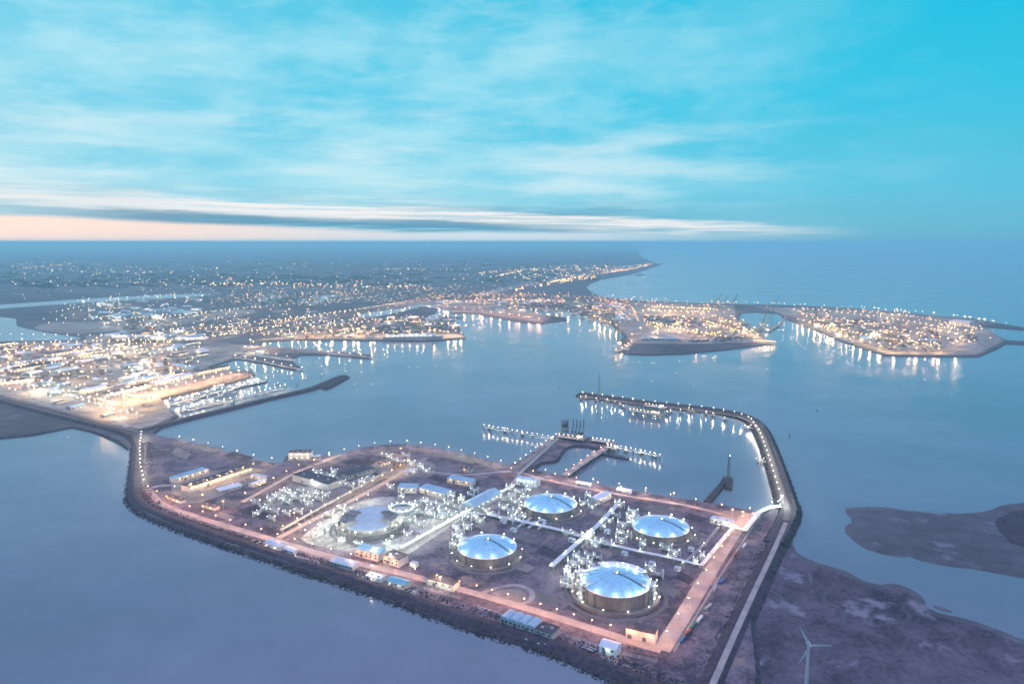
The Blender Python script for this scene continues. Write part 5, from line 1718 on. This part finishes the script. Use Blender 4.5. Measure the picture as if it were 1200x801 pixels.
# two rows of bulbs in the container terminal
for row, (a, b) in enumerate([((764, 364), (832, 366)), ((760, 368.5), (830, 370))]):
    for q, h in along([a, b], 12, PZ):
        place(MAST['y'], q, 0, 'warm floodlight mast in the two even rows behind the container stacks', 'two even rows of masts', 0.9)


def hall_proto(L, W, h, wallm, roofm, kind, lit=None):
    t = thing('warehouse', PARK, 'hall', 'warehouse')
    m = MB(); m.box((0, 0, 0), (L, W, h)); m.build('wall', wallm, t)
    m = MB()
    if kind == 'gable': m.gable((0, 0, h), (L, W), W * .16)
    elif kind == 'barrel': m.barrel((0, 0, h), (L, W), W * .2)
    else:
        m.box((0, 0, h), (L + .6, W + .6, .8)); m.box((L * .2, 0, h + .8), (L * .1, W * .2, 2))
    m.build('roof', roofm, t)
    for k in range(3):
        m = MB(); m.box((-L * .33 + L * .33 * k, -W / 2 - .1, 0), (min(6, L * .14), .25, h * .6)); m.build('door', doormat, t)
    m = MB(); m.box((0, -W / 2 - .08, h * .72), (L * .9, .2, h * .12)); m.build('window', litglass if lit else glass, t)
    remember(t)
    return t


HALLS = {'pale gabled': hall_proto(46, 22, 9, wallpale, roofpale, 'gable'), 'blue roofed': hall_proto(60, 28, 10, wallgrey, roofblue, 'gable'), 'dark flat roofed': hall_proto(52, 30, 9, wallpale, roofdark, 'flat', 1),
         'barrel roofed': hall_proto(40, 24, 8, wallgrey, roofpale, 'barrel'), 'brown roofed': hall_proto(38, 18, 7, wallbrick, roofbrown, 'gable', 1), 'white boxlike': hall_proto(30, 18, 12, pipewhite, roofpale, 'flat', 1)}
HK = list(HALLS)
HA = [([(100, 404), (240, 404), (236, 428), (195, 448), (150, 450), (110, 430)], 44, 'among the naval base halls', 0.9),
      ([(0, 404), (110, 404), (100, 436), (0, 444)], 24, 'in the yellow lit western yards', 1.0),
      ([(30, 448), (140, 445), (180, 470), (165, 494), (130, 488), (50, 470)], 26, 'in the yards behind the sea dike', 0.55),
      ([(340, 392), (440, 391), (440, 396), (330, 396)], 12, 'on the long quay west of the pale ship', 0.8),
      ([(510, 354), (650, 353), (600, 360), (520, 358)], 20, 'along the fuel pier road', 1.2),
      ([(575, 366), (600, 362), (645, 371), (634, 376)], 6, 'on the fuel pier itself', 1.0),
      ([(668, 358), (736, 357), (734, 384), (716, 372)], 12, 'on the curved quay', 1.2),
      ([(935, 372), (1000, 376), (1120, 402), (1080, 410), (1000, 398)], 16, 'inside the outer container terminal', 1.2),
      ([(100, 358), (240, 352), (240, 372), (120, 378)], 26, 'between the inner docks', 1.3),
      ([(120, 390), (235, 391), (230, 398), (130, 397)], 14, 'along the inner dock edge', 1.1),
      ([(440, 372), (530, 372), (534, 384), (450, 386)], 14, 'on the peninsula behind the long pale ship', 1.0)]
for poly, n, where, sc in HA:
    ang = heading(G(196, 475), G(312, 446)) if poly[0][1] > 385 else random.uniform(-.3, .3)
    done = []
    for k in range(n * 2):
        x, y = rand_in(poly)
        g = G(x, y, PZ)
        if len(done) >= n or any((g - q).length < 62 * sc for q in done):
            continue
        done.append(g)
        kk = random.choice(HK)
        place(HALLS[kk], g, ang + random.choice((0, 0, 0, math.pi / 2)) + random.uniform(-.03, .03), kk + ' warehouse ' + where, kk + ' warehouses ' + where, sc * random.uniform(.7, 1.2))
# tall white silo hall of the outer terminal, etc.
building((1112, 381), (1136, 383), 60, 22, wallpale, roofpale, 'brightly lit tall shed at the seaward end of the outer terminal', lit='', nwin=8, z=PZ, winmat=litglass)
building((752, 399), (798, 400), 40, 9, wallgrey, roofblue, 'long blue roofed shed on the dark front of the container terminal', nwin=10, z=PZ)
building((498, 378), (514, 378), 50, 18, wallgrey, roofpale, 'broad grey lock building standing in the inner canal', nwin=5, z=PZ)
for x0, y0, x1, y1, dp, rm, lb in [(128, 466, 176, 454, 22, roofdark, 'long dark roofed shed parallel to the naval quay'), (182, 452.5, 226, 442, 22, roofpale, 'long pale roofed shed parallel to the naval quay'),
                                   (150, 452, 190, 443, 26, roofblue, 'long blue roofed shed behind the naval quay sheds'), (100, 462, 126, 456, 20, roofpale, 'pale shed nearest the blazing yellow floodlight'),
                                   (20, 436, 62, 429, 30, roofdark, 'long dark roofed shed in the yellow lit western yards'), (2, 452, 40, 447, 20, roofdark, 'dark roofed row house block behind the dike'),
                                   (60, 418, 110, 411, 34, roofbrown, 'long brown roofed shed beside the western railway yard'), (232, 440, 270, 432, 18, roofdark, 'long dark shed at the tip of the naval quay')]:
    building((x0, y0), (x1, y1), dp, 9, wallpale, rm, lb, 'gable', lit='y', nwin=12, z=PZ, winmat=litglass, doors=3)
# lit trucks sheds: white glowing canopies near the inner dock
for x0, x1, y in ((130, 150, 395.5), (156, 172, 395.5), (176, 192, 397), (205, 240, 397.8)):
    t = building((x0, y), (x1, y + .3), 30, 8, pipewhite, roofpale, 'open canopy full of white light beside the inner dock, one of four in line', 'flat', lit='w', nwin=4, z=PZ, group='lit canopies by the inner dock', winmat=litglass, name='lit_canopy', cat='canopy')


# container stacks: every container is a box of its own
def box_proto(m_):
    mb = MB()
    n = 14
    L, W, Hh = 12.2, 2.44, 2.6
    for sx in (-1, 1):
        pass
    mb.box((0, 0, 0), (L, W, Hh))
    for k in range(n):
        x = -L / 2 + L * (k + .5) / n
        for s in (-1, 1):
            mb.box((x, s * (W / 2 + .04), .15), (L / n * .5, .09, Hh - .3))
    for s in (-.6, .6):
        mb.box((L / 2 + .04, s, .1), (.08, 1.1, Hh - .2))
    o = mb.build('shipping_container', m_)
    return tag(o, 'container', 'container')


BOXES = [box_proto(m_) for m_ in boxmats]
BN = ('rust red', 'blue', 'grey', 'white', 'green')
kids_n = 0


def put_box(i, loc, rz, lb, gr):
    p = BOXES[i]
    if id(p) in used:
        o = p.copy(); col.objects.link(o)
    else:
        o = p; used.add(id(p))
    o.location = loc
    o.rotation_euler = (0, 0, rz)
    o['label'] = BN[i] + ' ' + lb
    o['group'] = BN[i] + ' ' + gr


stuff_boxes = MB()
nb = 0
for poly, n, ang, lb, gr, keep in [([(800, 371), (855, 373), (890, 395), (850, 402), (808, 401)], 120, .35, 'container in the dark stacks of the container terminal', 'containers of the dark stacks', 170),
                                  ([(975, 385), (1060, 395), (1120, 406), (1080, 412), (1030, 411)], 70, .2, 'container in the outer container terminal', 'containers of the outer terminal', 80),
                                  ([(752, 370), (800, 372), (800, 383), (752, 382)], 50, .35, 'container behind the bright yard', 'containers behind the bright yard', 40)]:
    for k in range(n):
        x, y = rand_in(poly)
        c = G(x, y, PZ + .3)
        for a in range(random.randint(3, 6)):
            for lv in range(random.randint(1, 3)):
                p = c + Vector((math.cos(ang), math.sin(ang), 0)) * (a * 12.6) + Vector((0, 0, lv * 2.62))
                i = random.randrange(5)
                if lv == 0 and keep > 0 and random.random() < .5:
                    keep -= 1
                    put_box(i, p, ang, lb, gr)
                elif lv > 0 or random.random() < .9:
                    stuff_boxes.cur = i
                    stuff_boxes.box(p, (12.2, 2.44, 2.6), ang)
tag(stuff_boxes.build('container_stacks', boxmats), 'dense far stacks of containers in many colours on the container terminals', 'containers', kind='stuff')


def crane_proto():
    t = thing('quay_crane', PARK, 'crane', 'quay crane')
    m = MB()
    for sx in (-9, 9):
        for sy in (-11, 11):
            m.bar((sx, sy, 0), (sx, sy * .9, 44), 1.6)
        m.bar((sx, -11, 16), (sx, 11, 16), 1.4)
        m.bar((sx, 11, 0), (sx, -11, 16), .8)
    for sy in (-11, 11):
        m.bar((-9, sy, 14), (9, sy, 14), 1.4); m.bar((-9, sy * .9, 44), (9, sy * .9, 44), 1.4)
    m.build('portal', darksteel, t)
    m = MB(); m.bar((0, -30, 45), (0, 12, 45), 3.2, 2.4); m.build('girder', darksteel, t)
    m = MB(); m.bar((0, 12, 45), (0, 36, 88), 3.0, 2.2); m.build('boom', darksteel, t)
    m = MB(); m.bar((-6, 9, 45), (0, 6, 68), 1.0); m.bar((6, 9, 45), (0, 6, 68), 1.0); m.bar((0, 6, 68), (0, -26, 46), .6); m.bar((0, 6, 68), (0, 27, 72), .5); m.build('a_frame', darksteel, t)
    m = MB(); m.box((0, -20, 46.2), (7, 10, 5)); m.build('machinery_house', hullgrey, t)
    m = MB(); m.box((0, 6, 40), (3, 4, 3)); m.build('cabin', hullwhite, t)
    for sy in (-20, 8):
        m = MB(); m.octa((0, sy, 43), 1.2, .8); m.build('lamp', lamp_warm, t); glow('y', P_MAST, (0, sy, 41.5), t)
    remember(t)
    return t


CR = crane_proto()
for x, y, rz, lb in [(845, 364, -1.9, 'quay crane with raised boom, first of the pair behind the container stacks'), (858, 364, -1.0, 'quay crane leaning its boom seaward, second of the pair behind the container stacks'),
                     (838, 362, -1.5, 'quay crane standing just west of the crane pair'), (893, 392, -.7, 'quay crane at the tip of the container terminal'),
                     (903, 368, -2.2, 'quay crane at the lock channel mouth'), (958, 383, 2.3, 'quay crane over the first ship of the outer quay'), (724, 402, 2.4, 'quay crane over the white ship at the sharp corner')]:
    place(CR, G(x, y, PZ), rz, lb, 'quay cranes', 1.0)

# ------------------------------------------------------------------ far lights and houses beyond counting
def scatter_lamps(name, label, specs, mats, every=0):
    mb = MB()
    for pts, hh, r in specs:
        for (x, y, k) in pts:
            g = G(x, y, PZ)
            mb.cur = 0
            q = 0.15
            mb.box(g, (q * 2, q * 2, hh))
            mb.cur = 1 + 'wcoy'.index(k)
            mb.octa(g + Vector((0, 0, hh + r * .4)), r, r * .7)
    o = tag(mb.build(name, [steel] + [LM[k] for k in 'wcoy']), label, 'lamps', kind='stuff')
    if every:
        for pts, hh, r in specs:
            for (x, y, k) in pts[::every]:
                glow(k, P_MAST * 0.7, G(x, y, PZ) + Vector((0, 0, hh - 1.2)), o, 1.2)
    return o


def rnd(poly, n, keys):
    return [rand_in(poly) + (random.choice(keys),) for _ in range(n)]


def line(pix, n, keys, jx=1.0, jy=.5):
    out = []
    L = [0]
    for a, b in zip(pix, pix[1:]): L.append(L[-1] + math.hypot(b[0] - a[0], b[1] - a[1]))
    for k in range(n):
        s = random.uniform(0, L[-1])
        for i in range(len(pix) - 1):
            if s <= L[i + 1]:
                f = (s - L[i]) / (L[i + 1] - L[i])
                out.append((pix[i][0] + f * (pix[i + 1][0] - pix[i][0]) + random.gauss(0, jx), pix[i][1] + f * (pix[i + 1][1] - pix[i][1]) + random.gauss(0, jy), random.choice(keys)))
                break
    return [p for p in out if p[1] > 289]


port = (rnd([(0, 400), (140, 398), (250, 402), (240, 430), (187, 466), (160, 495), (0, 460)], 150, 'yyoow') + rnd([(130, 372), (300, 362), (440, 368), (530, 375), (540, 392), (330, 396), (150, 396)], 190, 'wyyo')
        + rnd([(0, 342), (240, 336), (240, 360), (90, 372), (0, 352)], 40, 'wcy') + rnd([(95, 352), (230, 343), (240, 385), (110, 386), (40, 382)], 110, 'wwyc')
        + rnd([(240, 335), (540, 335), (540, 355), (440, 360), (240, 362)], 190, 'yyow') + rnd([(500, 346), (670, 344), (660, 358), (520, 359)], 130, 'ooyy')
        + rnd([(640, 350), (745, 352), (860, 358), (855, 370), (750, 362), (735, 388), (690, 366)], 110, 'ooyy') + rnd([(745, 364), (855, 370), (885, 394), (760, 398)], 110, 'yoyw')
        + rnd([(900, 360), (1060, 368), (1150, 384), (1165, 404), (1040, 413), (960, 386)], 140, 'oyyw') + line([(690, 347), (800, 355), (900, 358), (1000, 362), (1100, 370), (1180, 382)], 60, 'yyw', 1, .3)
        + line([(100, 420), (200, 405), (300, 392), (345, 380)], 40, 'oy', 2, .5))
def street(pix, n, keys):
    out = []
    pts = [G(x, y, PZ) for x, y in pix]
    L = sum((b - a).length for a, b in zip(pts, pts[1:]))
    for q, h in along(pix, n, PZ):
        out.append((q, random.choice(keys)))
    return out


def to_pix(q):
    d = q - Vector((0, 0, H))
    zc = d.y * math.cos(TH) - d.z * math.sin(TH)
    yc = -d.y * math.sin(TH) - d.z * math.cos(TH)
    return 600 + F * d.x / zc, 400.5 + F * yc / zc


for pix, n, keys in [([(140, 398), (300, 384), (420, 366), (500, 352)], 46, 'yo'), ([(180, 392), (330, 378), (470, 358)], 40, 'w'), ([(240, 396), (380, 380), (520, 374)], 34, 'w'), ([(330, 392), (450, 378), (534, 384)], 26, 'y'),
                     ([(200, 374), (330, 360), (440, 350)], 30, 'wy'), ([(100, 378), (200, 374), (300, 362)], 30, 'w'), ([(0, 396), (100, 397), (200, 398)], 16, 'w'), ([(60, 370), (140, 352), (236, 345)], 24, 'w'),
                     ([(280, 352), (420, 343), (560, 338)], 34, 'y'), ([(420, 372), (510, 350), (600, 340), (700, 322)], 40, 'o'), ([(520, 350), (600, 347), (680, 350), (740, 354)], 36, 'o'), ([(530, 356), (600, 353), (660, 356)], 26, 'o'),
                     ([(940, 364), (1040, 376), (1130, 392)], 28, 'y'), ([(940, 370), (1040, 388), (1120, 403)], 26, 'o'), ([(980, 366), (1070, 374), (1150, 390)], 26, 'o'), ([(960, 384), (1030, 400), (1100, 410)], 24, 'y'),
                     ([(760, 374), (820, 378), (880, 396)], 22, 'o'), ([(755, 380), (800, 390), (850, 399)], 22, 'y'), ([(770, 362), (840, 366)], 20, 'y'), ([(700, 352), (740, 362), (748, 380)], 20, 'o'),
                     ([(0, 408), (120, 404), (220, 402)], 24, 'y'), ([(0, 418), (100, 412), (200, 404)], 24, 'o'), ([(0, 432), (100, 424), (180, 414)], 22, 'y'), ([(0, 452), (80, 470), (150, 492)], 22, 'w')]:
    port += [to_pix(q) + (k,) for q, k in street(pix, n, keys)]
far = (rnd([(0, 294), (740, 294), (690, 332), (0, 338)], 330, 'wwyyoc') + rnd([(0, 300), (120, 300), (120, 318), (0, 318)], 45, 'wyo')
       + line([(640, 333), (700, 322), (745, 315), (768, 309)], 110, 'yyoo', 1.2, .25) + line([(600, 343), (640, 335), (700, 325)], 40, 'oy', 2, .4)
       + line([(560, 321), (600, 318), (650, 316), (740, 317)], 80, 'oyy', 3, .8) + line([(580, 325), (600, 321), (612, 318)], 26, 'oy', 1, .4) + line([(660, 313), (740, 313), (765, 309)], 40, 'yw', 3, .6)
       + rnd([(600, 314), (740, 312), (720, 320), (640, 328), (600, 330)], 90, 'yow') + line([(30, 315), (60, 312), (85, 309)], 34, 'yyo', 1, .4) + line([(60, 318), (160, 320), (260, 316)], 30, 'ywo', 3, 1)
       + line([(240, 333), (330, 334), (400, 336), (500, 337)], 80, 'yow', 4, 1.4) + line([(440, 316), (560, 317)], 26, 'yo', 4, .5) + line([(600, 293), (740, 292)], 40, 'wy', 8, .5))
scatter_lamps('port_lights', 'countless small lamps strewn over the yards and roads of the far port', [(port, 16, 1.15)], None, 5)
scatter_lamps('countryside_lights', 'scattered street lights of the far towns and coast road out to the horizon', [(far, 14, 2.3)], None)

hb = MB()
for poly, n, s in [([(0, 300), (560, 296), (700, 325), (560, 345), (0, 345)], 500, 1.0), ([(600, 312), (760, 309), (700, 322), (620, 335)], 220, 1.6), ([(140, 372), (520, 372), (530, 390), (150, 394)], 460, .8), ([(0, 402), (240, 402), (200, 440), (0, 450)], 160, .7), ([(510, 352), (740, 354), (725, 380), (600, 358)], 200, .9), ([(930, 366), (1150, 386), (1140, 408), (1000, 400)], 130, .9),
                   ([(240, 335), (540, 338), (540, 352), (240, 360)], 340, 1.0)]:
    for _ in range(n):
        x, y = rand_in(poly)
        g = G(x, y, PZ)
        L, W, hh = random.uniform(9, 30) * s, random.uniform(8, 14) * s, random.uniform(5, 11) * s
        a = random.uniform(0, 3.14)
        hb.cur = random.choice((0, 0, 1))
        hb.box(g, (L, W, hh), a)
        hb.cur = random.choice((2, 3, 3))
        hb.gable((g.x, g.y, g.z + hh + .02), (L, W), W * .35, a)
tag(hb.build('far_town', [wallpale, wallbrick, roofbrown, roofdark]), 'far low houses of towns and villages scattered over the flat land', 'houses', kind='stuff')

wb_ = MB()
for poly, n in [([(0, 292), (740, 292), (690, 330), (0, 336)], 420), ([(0, 320), (500, 322), (500, 334), (0, 338)], 160)]:
    for _ in range(n):
        x, y = rand_in(poly)
        g = G(x, y, PZ)
        ln = random.uniform(3, 14)
        a = random.uniform(-.5, .5)
        for k in range(int(ln)):
            p = g + Vector((math.cos(a), math.sin(a), 0)) * k * 14 + Vector((random.uniform(-6, 6), random.uniform(-8, 8), 0))
            r = random.uniform(6, 11)
            vs = [(p.x + r * random.uniform(.7, 1.2) * math.cos(2.1 * j), p.y + r * random.uniform(.7, 1.2) * math.sin(2.1 * j), p.z + random.uniform(.5, 3)) for j in range(3)]
            vs += [(p.x + r * .8 * random.uniform(.7, 1.2) * math.cos(2.1 * j + 1), p.y + r * .8 * random.uniform(.7, 1.2) * math.sin(2.1 * j + 1), p.z + r * random.uniform(.9, 1.5)) for j in range(3)]
            wb_.add(vs, [(0, 1, 4, 3), (1, 2, 5, 4), (2, 0, 3, 5), (3, 4, 5)])
leafmat = mat_noise('far_foliage', (0.025, 0.035, 0.03), (0.06, 0.07, 0.06), ((0.05, 1),), 0.95)
tag(wb_.build('far_woodland', leafmat), 'dark belts of trees crossing the flat farmland far inland', 'woodland', kind='stuff')

# ------------------------------------------------------------------ marsh and sea: turbine, buoys, posts
turbinegrey = mat_noise('turbine_paint', (0.42, 0.43, 0.47), (0.5, 0.51, 0.54), ((0.1, 1),), 0.5)
t = thing('wind_turbine', G(944, 815, 1.2), 'white three bladed wind turbine standing in the salt marsh', 'wind turbine')
hubz = 45.0
m = MB(); m.cyl((0, 0, 0), 1.7, hubz, 16, 1.0); m.cyl((0, 0, 0), 2.6, .5, 16); m.build('tower', turbinegrey, t)
m = MB(); m.box((0, 0.8, hubz), (2.2, 6.0, 2.2), 0, .9); m.build('nacelle', turbinegrey, t)
m = MB(); m.tube([(0, -2.3, hubz + 1.1), (0, -3.9, hubz + 1.1)], 1.0, 10); m.build('hub', turbinegrey, t)
for k in range(3):
    a = R(120) + k * R(120)
    dx, dz = math.cos(a), math.sin(a)
    vs = []
    px_, pz_ = -dz, dx
    Lb = 18.0
    for s, ch, th_ in ((.02, .5, .6), (.12, 1.1, .5), (.35, .95, .35), (.7, .65, .22), (1.0, .25, .1)):
        cx, cz = dx * Lb * s, hubz + 1.1 + dz * Lb * s
        for u, v in ((-.35, 0), (0.1, th_ / 2), (.65, 0), (.1, -th_ / 2)):
            vs.append((cx + px_ * ch * 2 * u, -3.1 + v, cz + pz_ * ch * 2 * u))
    fs = []
    for i in range(4):
        for e in range(4):
            fs.append((4 * i + e, 4 * i + (e + 1) % 4, 4 * i + 4 + (e + 1) % 4, 4 * i + 4 + e))
    fs += [(0, 1, 2, 3), (19, 18, 17, 16)]
    m = MB(); m.add(vs, fs); m.build('blade', turbinegrey, t)
m = MB(); m.box((0, -1.9, .5), (1.2, .3, 2.2)); m.build('door', doormat, t)


def buoy(px, py, h, r, label, mat):
    t = thing('navigation_buoy', G(px, py, 0), label, 'buoy', 'navigation buoys')
    m = MB(); m.cyl((0, 0, -.6), r, 1.6, 12, r * .8); m.build('float', mat, t)
    m = MB()
    for k in range(4):
        a = k * math.pi / 2
        m.bar((r * .6 * math.cos(a), r * .6 * math.sin(a), 1), (.3 * math.cos(a), .3 * math.sin(a), h), .25)
    m.build('cage', mat, t)
    m = MB(); m.cyl((0, 0, h), .8, 1.4, 8, .2); m.build('top_mark', mat, t)


buoy(957, 482, 5, 2.0, 'small dark buoy on the open water beyond the bend of the breakwater', hulldark)
buoy(925, 513, 9, 2.2, 'tall dark beacon buoy standing off the bend of the breakwater', hulldark)
buoy(656, 454, 6, 2.2, 'red buoy in the harbour between loading jetty and fuel pier', redpaint)
buoy(348, 452, 6, 2.2, 'dark buoy just outside the naval piers', hulldark)
buoy(376, 440, 7, 2.2, 'dark buoy beside the round tip of the rock mole', hulldark)
buoy(443, 437, 4, 1.8, 'small dark buoy in mid basin below the dark mole extension', hulldark)
buoy(660, 390, 8, 2.4, 'thin dark beacon in the water below the fuel pier', hulldark)
buoy(506, 433, 4, 1.8, 'tiny buoy near the centre of the harbour basin', redpaint)


def fence(pix, label, z=TZ, h=2.6, sp=9.0):
    pts = [G(x, y, z) for x, y in pix]
    o = pts[0].copy()
    t = thing('perimeter_fence', o, label, 'fence')
    m = MB()
    for a, b in zip(pts, pts[1:]):
        for q in (h, h * .55, .3):
            m.bar(a - o + Vector((0, 0, q)), b - o + Vector((0, 0, q)), .12)
    m.build('fence_rail', pipewhite, t)
    n = 0
    for a, b in zip(pts, pts[1:]):
        k = max(1, int((b - a).length / sp))
        for j in range(k):
            if n > 95: break
            n += 1
            q = a.lerp(b, j / k) - o
            m = MB(); m.bar(q, q + Vector((0, 0, h + .3)), .2); m.build('post', pipewhite, t)


fence([(790, 764), (816, 722), (846, 672), (882, 618)], 'long pale fence following the sodium lit road to the breakwater', sp=7)
fence([(180, 590), (232, 612), (320, 638), (420, 668), (540, 702)], 'long pale fence between the front road and the dike', sp=9)
fence([(560, 712), (640, 738), (720, 764), (770, 776)], 'long fence behind the dike past the barrel roofed workshop', sp=7)

# material stores on the dark strip beside the breakwater road
for i, (x, y) in enumerate([(862, 650), (846, 682), (838, 690), (820, 726), (812, 734), (806, 742), (800, 750), (830, 712), (872, 640)]):
    put_box(i % 5, G(x, y, TZ + .1), random.uniform(-.2, .2) + 1.0, 'lone container on the dark strip beside the fence', 'containers on the dark strip')

# prototypes never placed are taken out again
for p in list(LAMP.values()) + list(MAST.values()) + list(MASTQ.values()) + list(MASTS.values()) + CARS + list(HALLS.values()):
    if id(p) not in used:
        for c in kids.get(p.name, []):
            bpy.data.objects.remove(c)
        bpy.data.objects.remove(p)

# ------------------------------------------------------------------ haze
HAZE = True
if HAZE:
    mb = MB()
    mb.box((0, 45000, -2.0), (190000, 100000, 400.0))
    hz = bpy.data.materials.new('haze_air')
    hz.use_nodes = True
    t_ = NT(hz.node_tree)
    t_.n.clear()
    vol = t_.n.new('ShaderNodeVolumePrincipled')
    vol.inputs['Color'].default_value = (0.50, 0.92, 0.97, 1)
    vol.inputs['Density'].default_value = 6.5e-5
    vol.inputs['Anisotropy'].default_value = 0.45
    out = t_.n.new('ShaderNodeOutputMaterial')
    t_.l.new(vol.outputs[0], out.inputs['Volume'])
    hz.cycles.homogeneous_volume = True
    tag(mb.build('haze', hz), kind='stuff')
